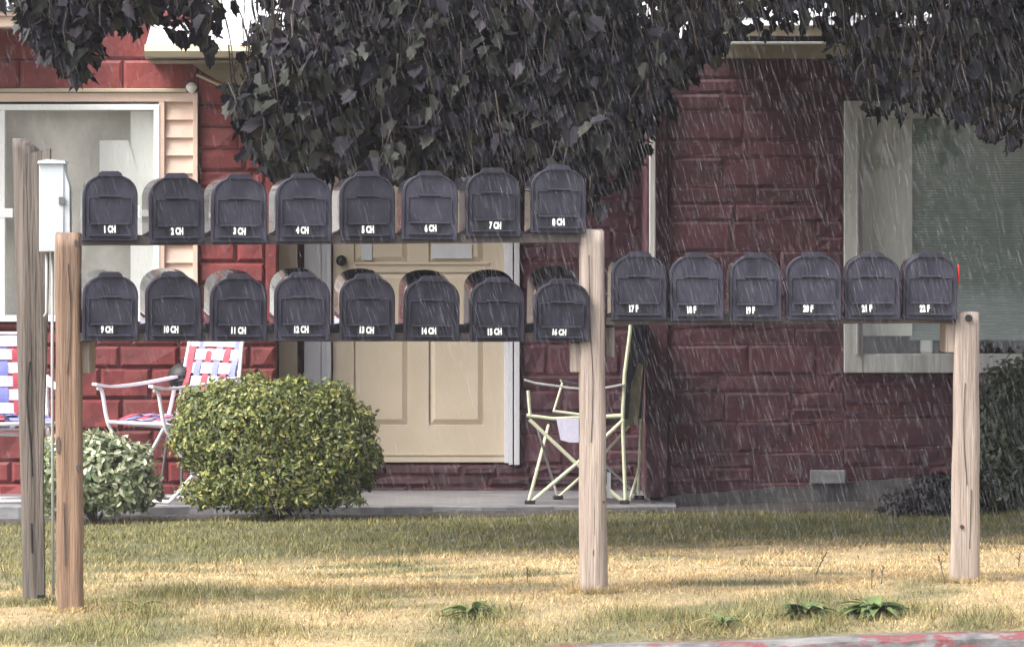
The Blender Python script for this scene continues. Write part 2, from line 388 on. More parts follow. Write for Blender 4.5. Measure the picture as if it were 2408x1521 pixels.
# bodies of the building behind the faces
mb = MB(); a = W(-600, 1175, DL); b = W(640, 60, DL); mb.box((a.x, DP + .3, a.z), (b.x, DP + 6, b.z))
a = W(640, 1175, DL); b = W(3000, 110, DL); mb.box((a.x, DP + .5, a.z), (b.x, DP + 6, b.z)); mb.build('back_wall', M['found'], H)
# foundation under the right wing, chipped paint edge
mb = MB(); pts = []
for i in range(61):
    x = 1560 + i * 24; top = 1166 - (x - 1560) * .075 + random.uniform(-3, 3); pts.append(W(x, top, DR - .022))
base = [W(3000, 1235, DR - .022), W(1560, 1235, DR - .022)]
mb.prism([tuple(p) for p in pts] + [tuple(p) for p in base], (0, .02, 0)); mb.build('foundation', M['found'], H)
mb = MB(); a = W(1905, 1137, DR - .05); b = W(1988, 1105, DR - .05); mb.box((a.x, DR - .07, a.z), (b.x, DR - .023, b.z), 0, .006); mb.build('vent_block', M['concrete'], H)

# left: white cornice, tan header, peach siding, window
mb = MB(); a = W(-500, 240, DL); b = W(463, 219, DL); mb.box((a.x, DL - .05, a.z), (b.x, DL + .02, b.z), 0, .003)
a = W(455, 756, DL); b = W(466, 219, DL); mb.box((a.x, DL - .055, a.z), (b.x, DL + .02, b.z), 0, .002)
a = W(375, 756, DL); b = W(388, 240, DL); mb.box((a.x, DL - .05, a.z), (b.x, DL + .02, b.z), 0, .002)
mb.build('siding_trim', M['peach'], H)
mb = MB(); a = W(-500, 218, DL); b = W(440, 209, DL); mb.box((a.x, DL - .075, a.z), (b.x, DL + .02, b.z), 0, .004)
mb.build('cornice', M['tan'], H)
mb = MB(); c = W(452, 208, DL); c.y = DL - .07
rs = []
for i in range(7): rs.append(max(.002, .032 * math.sin(math.pi * (i + .3) / 7.2)))
mb.tube([c + Vector((0, 0, -.03 + i * .010)) for i in range(7)], rs, 14); mb.build('porch_light', M['white'], H, smooth=True)
mb = MB(); step = 42.0; y = 240.0
while y < 756:
    y2 = min(y + step, 757); a = W(388, y2, DL); b = W(455, y, DL)
    mb.prism([(a.x, DL - .034, a.z), (a.x, DL - .010, b.z), (a.x, DL + .01, b.z), (a.x, DL + .01, a.z)], (b.x - a.x, 0, 0)); y += step
mb.build('siding', M['peach'], H)

def window(name, x0, x1, y0, y1, fr, d, fm, inner):
    mb = MB(); t, l, r_, bt = fr; a = W(x0, y1, d); b = W(x1, y0, d); s = d / FPX
    mb.box((a.x, d - .055, a.z), (a.x + l * s, d + .06, b.z), 0, .004); mb.box((b.x - r_ * s, d - .055, a.z), (b.x, d + .06, b.z), 0, .004)
    mb.box((a.x + l * s, d - .052, b.z - t * s), (b.x - r_ * s, d + .06, b.z), 0, .004); mb.box((a.x + l * s, d - .052, a.z), (b.x - r_ * s, d + .06, a.z + bt * s), 0, .004)
    f = mb.build(name, fm, H); mb2 = MB(); yy = d + .012
    mb2.box((a.x + l * s - .004, yy, a.z + bt * s - .004), (b.x - r_ * s + .004, yy + .005, b.z - t * s + .004)); 
    p = mb2.build('pane', M['glass'], f)
    return f, (a.x + l * s, b.x - r_ * s, a.z + bt * s, b.z - t * s)
def fixup(o):   # a sub-part keeps its world place
    pass
def drape(mb, x0, x1, z0, z1, y, amp, n, mi=0, taper=0.0, ph=0.0):
    vs = []; m = 12
    for j in range(m + 1):
        v_ = j / m
        for i in range(n + 1):
            u = i / n; xx = x0 + (x1 - x0) * u + taper * (1 - v_) * (u - .0)
            vs.append((xx, y + amp * (math.sin(u * n * .9 + ph) * .7 + math.sin(u * n * .37 + v_ * 2.2) * .6), z0 + (z1 - z0) * v_))
    mb.add(vs, [(j * (n + 1) + i, j * (n + 1) + i + 1, (j + 1) * (n + 1) + i + 1, (j + 1) * (n + 1) + i) for j in range(m) for i in range(n)], mi)
wl, (wx0, wx1, wz0, wz1) = window('window', -250, 377, 246, 756, (14, 14, 14, 15), DL, M['white'], None)
wl['label'] = 'white framed window with pale curtains behind the glass'
mb = MB(); s = DL / FPX
a = W(-5, 742, DL); b = W(13, 259, DL); mb.box((a.x, DL - .04, a.z), (b.x, DL + .05, b.z), 0, .003)
a = W(-250, 512, DL); b = W(32, 490, DL); mb.box((a.x, DL - .045, a.z), (b.x, DL + .04, b.z), 0, .003)
mb.build('sash', M['white'], wl)
for (u0, u1, v0, v1) in ((202, 215, 512, 487), (322, 331, 512, 484), (322, 331, 752, 735)):
    a = W(u0, v0, DL); b = W(u1, v1, DL); mb = MB(); mb.box((a.x, DL - .03, a.z), (b.x, DL + .01, b.z), 0, .004); mb.build('catch', M['white'], wl)
mb = MB(); drape(mb, wx0, W(365, 0, DL).x, wz0, wz1, DL + .11, .026, 17); mb.build('curtain', M['curtaindull'], wl, smooth=True)
mb = MB(); a = W(300, 480, DL); vs = []
drape(mb, W(232, 0, DL).x, W(300, 0, DL).x, W(0, 560, DL).z, W(0, 330, DL).z, DL + .062, .012, 7, taper=.16)
drape(mb, W(305, 0, DL).x, W(366, 0, DL).x, W(0, 742, DL).z, W(0, 262, DL).z, DL + .055, .012, 6, ph=2.0)
mb.build('curtain', M['curtain'], wl, smooth=True)

# right window
wr_, (rx0, rx1, rz0, rz1) = window('window', 1984, 2760, 238, 876, (42, 44, 44, 44), DR, M['greyframe'], None)
wr_['label'] = 'large weathered window with green grey blind and white curtain'
mb = MB(); a = W(2012, 832, DR); b = W(2028, 280, DR); mb.box((a.x, DR - .075, a.z), (a.x + .012, DR - .053, b.z), 0, .002)
mb.build('jamb_strip', M['greyframe'], wr_)
mb = MB(); s = DR / FPX; z = W(0, 800, DR).z; top = W(0, 275, DR).z; xa = W(2141, 0, DR).x; xb = rx1
while z < top:
    mb.add([(xa, DR + .052, z), (xb, DR + .052, z), (xb, DR + .048, z + .0135), (xa, DR + .048, z + .0135), (xb, DR + .052, z + .0145), (xa, DR + .052, z + .0145)], [(0, 1, 2, 3), (3, 2, 4, 5)]); z += .0145
mb.build('blind', M['blind'], wr_)
mb = MB(); drape(mb, rx0, W(2146, 0, DR).x, W(0, 790, DR).z, rz1, DR + .036, .006, 12); mb.build('curtain', M['curtain'], wr_, smooth=True)
mb = MB(); a = W(2180, 1, DR); mb.box((a.x - .03, DR + .055, rz0), (a.x + .035, DR + .10, W(0, 760, DR).z), 0, .01); mb.build('sill_cushion', M['curtain'], wr_)
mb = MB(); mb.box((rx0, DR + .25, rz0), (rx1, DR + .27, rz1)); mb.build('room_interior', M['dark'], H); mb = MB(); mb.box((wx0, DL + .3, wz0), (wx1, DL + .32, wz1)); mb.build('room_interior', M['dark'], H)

# entrance: door, jambs, beige strip
mb = MB(); a = W(656, 1092, DP); b = W(700, 190, DP); mb.box((a.x, DP - .03, a.z), (b.x, DP + .1, b.z), 0, .004); mb.build('wall_board', M['door'], H)
mb = MB(); a = W(700, 1092, DP); b = W(716, 190, DP); mb.box((a.x, DP + .02, a.z), (b.x, DP + .1, b.z)); mb.build('wall_gap', M['redmortar'], H)
df = MB()
def vstrip(mb, x0, x1, y0, y1, f, bk=.08): 
    a = W(x0, y1, DP); b = W(x1, y0, DP); mb.box((a.x, DP - f, a.z), (b.x, DP + bk, b.z), 0, .003)
vstrip(df, 716, 755, 190, 1092, .045); vstrip(df, 755, 768, 190, 1092, .030); vstrip(df, 768, 779, 190, 1092, .045)
vstrip(df, 1186, 1196, 190, 1088, .02); vstrip(df, 1196, 1206, 190, 1092, .045); vstrip(df, 1209, 1222, 190, 1092, .05)
vstrip(df, 779, 1186, 190, 212, .04)
dfo = df.build('door_frame', M['doortrim'], H)
mb = MB(); a = W(783, 1086, DP); b = W(1186, 212, DP); s = DP / FPX
def panel_door():
    x0, x1, z0, z1 = a.x, b.x, a.z, b.z; Y = DP
    # rails and stiles around four recessed panels with mouldings
    px = [(832, 960), (1008, 1138)]; pz = [(1000, 700), (690, 616)]
    cols = [783, 832, 960, 1008, 1138, 1186]; rows = [1086, 1000, 640, 618, 480, 230, 212]
    for i in range(5):
        for j in range(6):
            p = W(cols[i], rows[j], DP); q = W(cols[i + 1], rows[j + 1], DP)
            pan = i in (1, 3) and j in (1, 3, 4)
            if not pan: mb.box((p.x, Y, p.z), (q.x, Y + .04, q.z))
            else:
                mb.box((p.x, Y + .016, p.z), (q.x, Y + .038, q.z))
                # bevelled raised field
                g = .034; f = .012
                vs = [(p.x + .006, Y + .015, p.z + .006), (q.x - .006, Y + .015, p.z + .006), (q.x - .006, Y + .015, q.z - .006), (p.x + .006, Y + .015, q.z - .006),
                      (p.x + g, Y + .001, p.z + g), (q.x - g, Y + .001, p.z + g), (q.x - g, Y + .001, q.z - g), (p.x + g, Y + .001, q.z - g)]
                mb.add(vs, [(0, 1, 5, 4), (1, 2, 6, 5), (2, 3, 7, 6), (3, 0, 4, 7), (4, 5, 6, 7)])
    p = W(783, 1070, DP); q = W(1186, 1066, DP); mb.box((p.x, Y - .006, p.z), (q.x, Y, q.z), 0)
panel_door(); dr = mb.build('door', M['door'], H)
mb = MB(); p = W(832, 622, DP); q = W(1150, 616, DP); mb.box((p.x, DP - .014, p.z), (q.x, DP, q.z), 0, .003); mb.build('ledge', M['door'], dr)
mb = MB(); c = W(803, 613, DP - .03); mb.tube([c + Vector((0, .03, 0)), c + Vector((0, .008, 0)), c, c + Vector((0, -.02, 0)), c + Vector((0, -.035, 0))], [.028, .028, .012, .030, .018], 16)
mb.build('knob', M['black'], dr, smooth=True)
mb = MB(); p = W(1015, 608, DP); q = W(1110, 575, DP); mb.box((p.x, DP - .008, p.z), (q.x, DP - .0015, q.z), 0, .001); mb.build('mail_slot_plate', M['doortrim'], dr)
mb = MB(); p = W(850, 612, DP); q = W(875, 560, DP); mb.box((p.x, DP - .006, p.z), (q.x, DP - .0015, q.z), 0, .001); mb.build('notice', M['cabinet'], dr)

# eaves, gutters, roofs
mb = MB(); a = W(344, 140, 31.0); b = W(1730, 108, 31.0)
prof = [(30.95, a.z), (30.86, a.z + .01), (30.84, a.z + .04), (30.86, b.z), (30.88, b.z + .004), (30.98, b.z), (30.98, a.z)]
mb.prism([(a.x, y, z) for y, z in prof], (b.x - a.x, 0, 0)); g1 = mb.build('gutter', M['tan'], H)
mb = MB(); a2 = W(344, 146, 31.0); mb.box((a.x + .02, 30.92, a2.z - .004), (b.x, 31.75, a2.z + .006)); mb.build('soffit', M['darktan'], H)
mb = MB(); pts = [W(452, 150, DL), W(640, 150, DL), W(640, 245, DL), W(592, 232, DL), W(480, 172, DL)]
mb.prism([(p.x, DL - .06, p.z) for p in reversed(pts)], (0, .05, 0)); mb.build('frieze', M['darktan'], H)
mb = MB(); mb.tube([W(462, 176, DL - .1), W(530, 206, DL - .1), W(596, 238, DL - .1)], .008, 8); mb.build('frieze_moulding', M['tan'], H)
mb = MB(); a = W(344, 106, 30.9); b = W(1730, 106, 30.9)
mb.add([(a.x, 30.87, a.z), (b.x, 30.87, a.z), (b.x, 37, a.z + 1.6), (a.x, 37, a.z + 1.6), (a.x, 30.87, a.z - .02), (b.x, 30.87, a.z - .02)], [(0, 1, 2, 3), (4, 5, 1, 0)])
for k in range(1, 9):
    y = 30.87 + k * .42; z = a.z + (y - 30.87) * .261
    mb.box((a.x, y, z + .002), (b.x, y + .03, z + .022))
mb.build('roof', M['roof'], H)['label'] = 'pale roof over the entrance'
mb = MB(); a = W(-700, 66, 30.7); b = W(62, 32, 30.7); mb.box((a.x, 30.6, a.z), (b.x, 30.7, b.z), 0, .006)
a3 = W(62, 40, 30.7); mb.box((a.x, 30.57, a3.z), (b.x + .01, 30.605, b.z + .005), 0, .004)
mb.build('fascia', M['peach'], H)
mb = MB(); mb.add([(a.x, 30.55, b.z + .01), (b.x, 30.55, b.z + .01), (b.x, 36, b.z + 1.3), (a.x, 36, b.z + 1.3)], [(0, 1, 2, 3)]); mb.box((a.x, 30.7, a.z + .01), (b.x, 31.35, a.z + .02)); mb.build('roof', M['slate'], H)['label'] = 'blue grey roof at the far left'
# right wing eave: fascia, white wet gutter lip, shadow gap, upper trim board
mb = MB(); a = W(1700, 138, 30.3); b = W(2950, 106, 30.3); mb.box((a.x, 30.25, a.z), (b.x, 30.32, b.z), 0, .004); mb.box((a.x, 30.32, a.z + .004), (b.x, 30.62, a.z + .016)); mb.build('fascia', M['darktan'], H)
mb = MB(); a = W(1700, 106, 30.3); b = W(2950, 100, 30.3); mb.box((a.x, 30.19, a.z), (b.x, 30.30, b.z), 0, .004); mb.build('gutter', M['white'], H)
mb = MB(); a = W(1700, 86, 30.55); b = W(2950, 62, 30.55); mb.box((a.x, 30.5, a.z), (b.x, 30.56, b.z), 0, .004); mb.build('trim_board', M['tan'], H)
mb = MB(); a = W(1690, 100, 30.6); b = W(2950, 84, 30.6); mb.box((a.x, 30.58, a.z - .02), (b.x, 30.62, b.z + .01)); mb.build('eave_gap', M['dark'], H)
mb = MB(); a = W(1690, 62, 30.6); b = W(2950, 62, 30.6)
mb.add([(a.x, 30.48, a.z), (b.x, 30.48, a.z), (b.x, 37, a.z + 1.6), (a.x, 37, a.z + 1.6)], [(0, 1, 2, 3)])
for k in range(0, 9):
    y = 30.6 + k * .42; z = a.z + (y - 30.48) * .2454; mb.box((a.x, y, z + .002), (b.x, y + .03, z + .020))
mb.build('roof', M['roof'], H)['label'] = 'pale roof of the right wing'
mb = MB(); a = W(1523, 700, 30.9); b = W(1538, 130, 30.9)
mb.box((a.x, 30.52, a.z), (b.x, 30.56, b.z), 0, .006); mb.build('downspout', M['greyframe'], H)

# patio slab in front of the door
mb = MB(); a = W(-700, 1190, 30.0); b = W(1590, 1190, 30.0)
n = 40; vs = []
for i in range(n + 1):
    x = a.x + (b.x - a.x) * i / n; y0 = 30.0 + .03 * math.sin(i * 1.3)
    vs += [(x, y0, -.32), (x, y0, -.195), (x, y0 + .012, -.187), (x, 31.8, -.187)]
mb.add(vs, [(i * 4 + j, (i + 1) * 4 + j, (i + 1) * 4 + j + 1, i * 4 + j + 1) for i in range(n) for j in range(3)])
tag(mb.build('patio', M['concrete']), kind='structure')
# bare soil strip along the house
mb = MB(); n = 120; vs = []
for i in range(n + 1):
    x = -5 + 10 * i / n; y0 = 29.72 + .05 * math.sin(x * 2.1) + random.uniform(-.02, .02) - (.25 if x > 1.0 else 0) * 0
    vs += [(x, y0, gz(x, y0) + .003), (x, 29.85, gz(x, 29.85) + .02), (x, 30.8, gz(x, 30.8) + .03)]
mb.add(vs, [(i * 3 + j, (i + 1) * 3 + j, (i + 1) * 3 + j + 1, i * 3 + j + 1) for i in range(n) for j in range(2)])
tag(mb.build('soil_strip', M['soil']), kind='structure')
exec_after = []

# ------------------------------------------------------------------ mailbox stand
def YL(x): return 20 + (x - .28) * .09
def Wp(x, y, off=0.0):
    """pixel to the plane of the mailbox stand"""
    k = (x - CX) / FPX; d = (20 - .28 * .09) / (1 - .09 * k); return W(x, y, d + off)
PX0 = 20 / FPX
ST = thing('mailbox_stand', Wp(1393, 1395), 'long timber stand of three posts carrying rows of black mailboxes on shelves', 'mailbox stand')
def roundpost(name, x0t, x1t, yt, x0b, x1b, yb, m, lab, dep=.09, seed=1, wob=.0025):
    rnd = random.Random(seed); mb = MB(); A = Wp((x0t + x1t) / 2, yt); B = Wp((x0b + x1b) / 2, yb + 14); s = A.y / FPX; n = 26; k = 20; vs = []
    ph = [rnd.uniform(0, 6) for _ in range(6)]
    for i in range(n + 1):
        t = i / n; c = A.lerp(B, t); hw = ((x1t - x0t) * (1 - t) + (x1b - x0b) * t) * s / 2
        for j in range(k):
            a = 2 * math.pi * (j + .5) / k; ca, sa = math.cos(a), math.sin(a)
            sq = (abs(ca) ** 7 + abs(sa) ** 7) ** (-1 / 7)
            w_ = wob * (math.sin(3 * a + ph[0] + t * 2) + .6 * math.sin(7 * a + ph[1]) + .5 * math.sin(t * 17 + ph[2] + a))
            vs.append((c.x + ca * sq * (hw + w_), c.y + .05 + sa * sq * (dep / 2 + w_), c.z + (.004 * math.sin(a * 2 + ph[3]) if i == 0 else 0)))
    fs = [(i * k + j, i * k + (j + 1) % k, (i + 1) * k + (j + 1) % k, (i + 1) * k + j) for i in range(n) for j in range(k)]
    fs = [f[::-1] for f in fs]; fs.append(tuple(range(k))[::-1] if False else tuple(range(k)))
    mb.add(vs, fs); o = mb.build('post', m, ST); o['label'] = lab
    o.data.polygons.foreach_set('use_smooth', [len(p.vertices) == 4 for p in o.data.polygons])
    return o
roundpost('post', 127, 187, 549, 134, 194, 1434, M['orangewood'], 'orange brown post at the left end', seed=3)
roundpost('post', 1364, 1420, 541, 1364, 1428, 1392, M['palewood'], 'pale tall post between the shelves', seed=5)
roundpost('post', 2247, 2303, 735, 2236, 2303, 1368, M['palewood'], 'pale short post at the right end with dark knots', seed=8)
# knots, bolt hole
mb = MB()
for (x, y, r_) in ((2278, 748, 9),):
    c = Wp(x, y, -.0015); mb.tube([c + Vector((0, .012, 0)), c + Vector((0, -.0012, 0))], r_ * 20 / FPX, 10)
mb.build('bolt_hole', M['dark'], ST)
for (x, y, rx, rz) in ((137, 1046, 5, 20), (184, 1100, 5, 9), (178, 572, 4, 9), (1397, 1300, 3, 9), (1420, 1180, 5, 3), (2262, 1238, 5, 5)):
    mb = MB(); c = Wp(x, y, .0045); n = 12
    mb.add([c + Vector((math.cos(k * math.pi / 6) * rx * PX0, -.0012, math.sin(k * math.pi / 6) * rz * PX0)) for k in range(n)] + [c + Vector((math.cos(k * math.pi / 6) * rx * PX0 * 1.15, .012, math.sin(k * math.pi / 6) * rz * 1.1 * PX0)) for k in range(n)], [tuple(range(n))] + [(k, k + n, (k + 1) % n + n, (k + 1) % n) for k in range(n)])
    mb.build('knot', M['bark'], ST)
for path in (((1385, 600), (1388, 760), (1394, 900), (1390, 1040)), ((1402, 1130), (1398, 1230), (1408, 1330)), ((2270, 900), (2266, 1010), (2274, 1140)), ((2284, 1150), (2280, 1290)), ((160, 620), (166, 760), (158, 880)), ((150, 1180), (154, 1330))):
    mb = MB(); mb.tube(smoothpath([Wp(x, y, .0038) for x, y in path]), .0016, 5); mb.build('crack', M['bark'], ST)
def board(name, m, x0, x1, yt0, yt1, th, f0, dep, tilt=0.0, lab=None):
    """shelf board: top edge rows yt0 (left) and yt1 (right), front setback f0, depth dep"""
    mb = MB(); n = 24; vs = []
    for i in range(n + 1):
        t = i / n; x = x0 + (x1 - x0) * t; yt = yt0 + (yt1 - yt0) * t + random.uniform(-.5, .5); p = Wp(x, yt, f0); q = Wp(x, yt + th, f0)
        vs += [tuple(p), tuple(q), (q.x - .04, q.y + dep, q.z + tilt * dep), (p.x - .04, p.y + dep, p.z + tilt * dep)]
    fs = [(i * 4 + j, i * 4 + (j + 1) % 4, (i + 1) * 4 + (j + 1) % 4, (i + 1) * 4 + j) for i in range(n) for j in range(4)]
    fs += [(3, 2, 1, 0), (n * 4, n * 4 + 1, n * 4 + 2, n * 4 + 3)]
    mb.add(vs, fs); o = mb.build(name, m, ST)
    if lab: o['label'] = lab
    return o
board('shelf', M['wetwood'], 186, 1366, 557, 549, 21, .012, .46, .01, 'upper left shelf')
board('shelf', M['wetwood'], 186, 1366, 783, 783, 20, .012, .46, .05, 'lower left shelf')
board('shelf', M['wetwood'], 1424, 2250, 746, 742, 18, .012, .46, .012, 'right shelf')
def cleat(x0, x1, y0, y1, off, m):
    mb = MB(); a = Wp(x0, y1, off); b = Wp(x1, y0, off); mb.box((a.x, a.y, a.z), (b.x, a.y + .30, b.z), 0, .003); mb.build('bracket', m, ST)
cleat(1341, 1367, 806, 875, .03, M['palewood']); cleat(1424, 1446, 768, 840, .03, M['greywood'])
cleat(2224, 2250, 758, 829, .03, M['palewood']); cleat(188, 210, 803, 878, .05, M['palewood'])
mb = MB(); a = Wp(1428, 1110, .06); b = Wp(1436, 1170, .06); mb.box((a.x - .002, a.y, b.z), (b.x, a.y + .02, a.z), 0, .001); mb.build('tag_plate', M['cabinet'], ST)

# ------------------------------------------------------------------ mailboxes
PX = 20 / FPX     # one photo pixel in metres at the stand
def prof(hw, h, n_side=3):
    """arched outline of half width hw, height h, in pixels"""
    k = h / 152
    p = [(-hw, 0), (-hw, 55 * k), (-hw, 104 * k), (-hw * .985, 113 * k), (-hw * .93, 124 * k), (-hw * .84, 133 * k), (-hw * .70, 141 * k), (-hw * .52, 147 * k), (-hw * .3, 150.5 * k), (0, 152 * k)]
    return p + [(-x, z) for x, z in reversed(p[:-1])]
def make_mailbox(wpx=130, hpx=158):
    t = thing('mailbox', (0, 0, 0), 'x', 'mailbox')
    hw = wpx / 2; hb = hpx - 7
    # body
    mb = MB(); P = prof(hw - 4, hb - 5); n = len(P); D = .48; ys = [.02, .03, .24, .25, .45, D]; sc_ = [1, 1, 1, .992, .992, .97]
    vs = []
    for y, s_ in zip(ys, sc_): vs += [(x * PX * s_, y, (z * s_ + 3) * PX) for x, z in P]
    fs = [(i * n + j, (i + 1) * n + j, (i + 1) * n + (j + 1) % n, i * n + (j + 1) % n) for i in range(len(ys) - 1) for j in range(n)]
    fs.append(tuple(range((len(ys) - 1) * n, len(ys) * n))); fs.append(tuple(range(n))[::-1])
    mb.add(vs, fs); b = mb.build('body', M['plasticside'], t, local=True)
    b.data.polygons.foreach_set('use_smooth', [len(p.vertices) == 4 for p in b.data.polygons])
    # door: flanged rim, sunken face, ridges
    mb = MB(); P1 = prof(hw, hb); P2 = prof(hw - 1.5, hb - 1.5); P3 = prof(hw - 6, hb - 6); P4 = prof(hw - 8, hb - 8)
    rings = [[(x * PX, .03, z * PX) for x, z in P1], [(x * PX, .004, z * PX) for x, z in P1], [(x * PX, .0, (z + .7) * PX) for x, z in P2], [(x * PX, .0, (z + 3) * PX) for x, z in P3], [(x * PX, .004, (z + 4) * PX) for x, z in P4]]
    vs = [p for r_ in rings for p in r_]; n = len(P1)
    fs = [(i * n + j, (i + 1) * n + j, (i + 1) * n + (j + 1) % n, i * n + (j + 1) % n)[::-1] for i in range(4) for j in range(n)]
    fs.append(tuple(range(4 * n, 5 * n))[::-1]); fs = [f[::-1] for f in fs]; mb.add(vs, fs)
    def ridge(x0, x1, z, h, out): mb.box((x0 * PX, -out, (z - h / 2) * PX), (x1 * PX, .006, (z + h / 2) * PX), 0, .0012)
    ridge(-26, 26, 101, 3.5, .007); ridge(-46, 46, 38, 4, .008); ridge(-50, 50, 12, 4, .006)
    ridge(-52, -49, 68, 56, .0015); ridge(49, 52, 68, 56, .0015); ridge(-50, 50, 97.5, 2, .0012)
    dr_ = mb.build('door', M['plastic'], t, local=True)
    # latch tab on the top
    mb = MB(); z0 = hb - 6
    mb.prism([(x * PX, -.004, z * PX) for x, z in ((-30, z0 + 1), (30, z0 + 1), (26, z0 + 9), (19, hpx), (-19, hpx), (-26, z0 + 9))], (0, .035, 0))
    mb.build('latch', M['plastic'], t, local=True)
    return t
def text_mesh(s, h, bold=.0):
    c = bpy.data.curves.new('numerals', 'FONT'); c.body = s; c.size = 1; c.offset = .065; c.space_character = 1.06; c.resolution_u = 3
    o = bpy.data.objects.new('tmp', c); col.objects.link(o); bpy.context.view_layer.update()
    me = bpy.data.meshes.new_from_object(o); bpy.data.objects.remove(o)
    co = np.array([v.co for v in me.vertices]); mn, mx = co.min(0), co.max(0); k = h / (mx[1] - mn[1])
    for v in me.vertices:
        x = (v.co.x - (mn[0] + mx[0]) / 2) * k * .95; z = (v.co.y - mn[1]) * k; v.co = (x * .62, 0, z)
    me.materials.clear(); me.materials.append(M['sticker']); return me, (mx[0] - mn[0]) * k * .95 * .62
proto = make_mailbox()
kids = list(proto.children)
first = True
ordn = ['first', 'second', 'third', 'fourth', 'fifth', 'sixth', 'seventh', 'eighth']
# x left, x right, top row, bottom row, strip seen on its left side (px), rise of its back (px), sideways shift of the number
up = [(194, 323, 404, 566, 10, 5, 0), (352, 481, 408, 571, 22, 4, 0), (497, 628, 410, 570, 24, 5, 0), (649, 780, 408, 568, 22, 3, -4), (800, 930, 403, 566, 24, 2, 0), (945, 1076, 402, 563, 18, 2, 2), (1095, 1225, 395, 556, 20, 2, 4), (1248, 1378, 388, 548, 20, 2, 0)]
lo = [(194, 324, 641, 801, 14, 17, -8), (343, 474, 640, 801, 18, 20, -6), (494, 627, 645, 802, 20, 22, 0), (645, 776, 641, 801, 16, 22, -2), (799, 929, 644, 802, 18, 24, -2), (949, 1080, 650, 803, 18, 27, -6), (1105, 1234, 652, 804, 20, 30, -6), (1255, 1386, 656, 804, 22, 44, -6)]
rt = [(1437, 1568, 592, 752, 14, 5, -12), (1575, 1703, 593, 754, 6, 5, -12), (1715, 1838, 594, 755, 12, 5, -12), (1846, 1979, 592, 752, 5, 5, -12), (1985, 2118, 592, 751, 8, 6, -12), (2122, 2251, 592, 751, 12, 10, -12)]
tshift = {0: 0}
def place(rec, i, row, label, group):
    global first
    x0, x1, y0, y1, S, rise, ns = rec; xc = (x0 + x1) / 2
    if first: t = proto; ks = kids; first = False
    else:
        t = proto.copy(); col.objects.link(t); ks = []
        for k in kids: c = k.copy(); col.objects.link(c); c.parent = t; ks.append(c)
    t.location = Wp(xc, y1, -.01)
    yaw = (S * 1.12 + (CX - xc) * .024) / 324; pitch = (rise - 2) / 324
    roll = [.004, -.01, .006, 0, -.006, .008, -.004, .006][i % 8]
    t.rotation_euler = Euler((pitch, roll, yaw)); t.scale = ((x1 - x0) / 130, 1, (y1 - y0) / 158)
    t['label'] = label; t['category'] = 'mailbox'; t['group'] = group
    d = [k for k in ks if k.name.startswith('door')][0]
    return t, d, ns
allb = []
for i, r_ in enumerate(up):
    allb.append((place(r_, i, 0, 'x', 'black mailboxes on the upper shelf'), ('%d' % (i + 1), 'CH')))
for i, r_ in enumerate(lo):
    allb.append((place(r_, i, 1, 'x', 'black mailboxes on the lower shelf'), ('%d' % (i + 9), 'CH')))
for i, r_ in enumerate(rt):
    allb.append((place(r_, i, 2, 'x', 'black mailboxes on the right shelf'), ('%d' % (i + 17), 'F')))
labs = ['black mailbox at the left end of the upper shelf, right beside the orange brown post', 'second black mailbox from the left on the upper shelf, before the peach siding', 'third black mailbox from the left on the upper shelf, before the bright red wall', 'fourth black mailbox from the left on the upper shelf', 'fifth black mailbox from the left on the upper shelf', 'sixth black mailbox from the left on the upper shelf, before the door middle', 'seventh black mailbox from the left on the upper shelf, before the right door jamb', 'highest black mailbox, at the right end of the upper shelf beside the pale post', 'black mailbox at the left end of the lower shelf, beside the orange brown post', 'second black mailbox from the left on the lower shelf', 'third black mailbox from the left on the lower shelf, above the webbed chair back', 'fourth black mailbox from the left on the lower shelf, above the big bush', 'fifth black mailbox from the left on the lower shelf, near the door knob', 'sixth black mailbox from the left on the lower shelf, before the door middle', 'seventh black mailbox from the left on the lower shelf, before the right door jamb', 'black mailbox with raised back at the right end of the lower shelf, overlapping the post', 'black mailbox at the left end of the right shelf, beside the pale tall post', 'second black mailbox from the left on the right shelf', 'third black mailbox from the left on the right shelf', 'fourth black mailbox from the left on the right shelf', "fifth black mailbox from the left on the right shelf, below the big window's edge", 'black mailbox with a red flag at the right end of the right shelf']
for ((t, d, ns), (a_, b_)), lb in zip(allb, labs):
    t['label'] = lb
    me, wd = text_mesh(a_ + ' ' + b_, .026)
    o = bpy.data.objects.new('numerals', me); col.objects.link(o); o.parent = d; o.location = (ns * PX, -.0042, (17 + random.uniform(-1, 1)) * PX); o.rotation_euler = (0, random.uniform(-.05, .05), 0)
    mbk = MB(); mbk.box((-wd / 2 - .008, -.003, 12.5 * PX), (wd / 2 + .008, .0045, 37 * PX)); 
    k = mbk.build('sticker', M['stickerback'], d, local=True); k.location = (ns * PX, 0, 0)
last = allb[-1][0][0]
mb = MB(); x = 66 * PX
mb.box((x, .02, 90 * PX), (x + .006, .045, 128 * PX), 0, .002); mb.box((x, .02, 84 * PX), (x + .005, .10, 98 * PX), 0, .002)
mb.build('flag', M['flagred'], last, local=True)

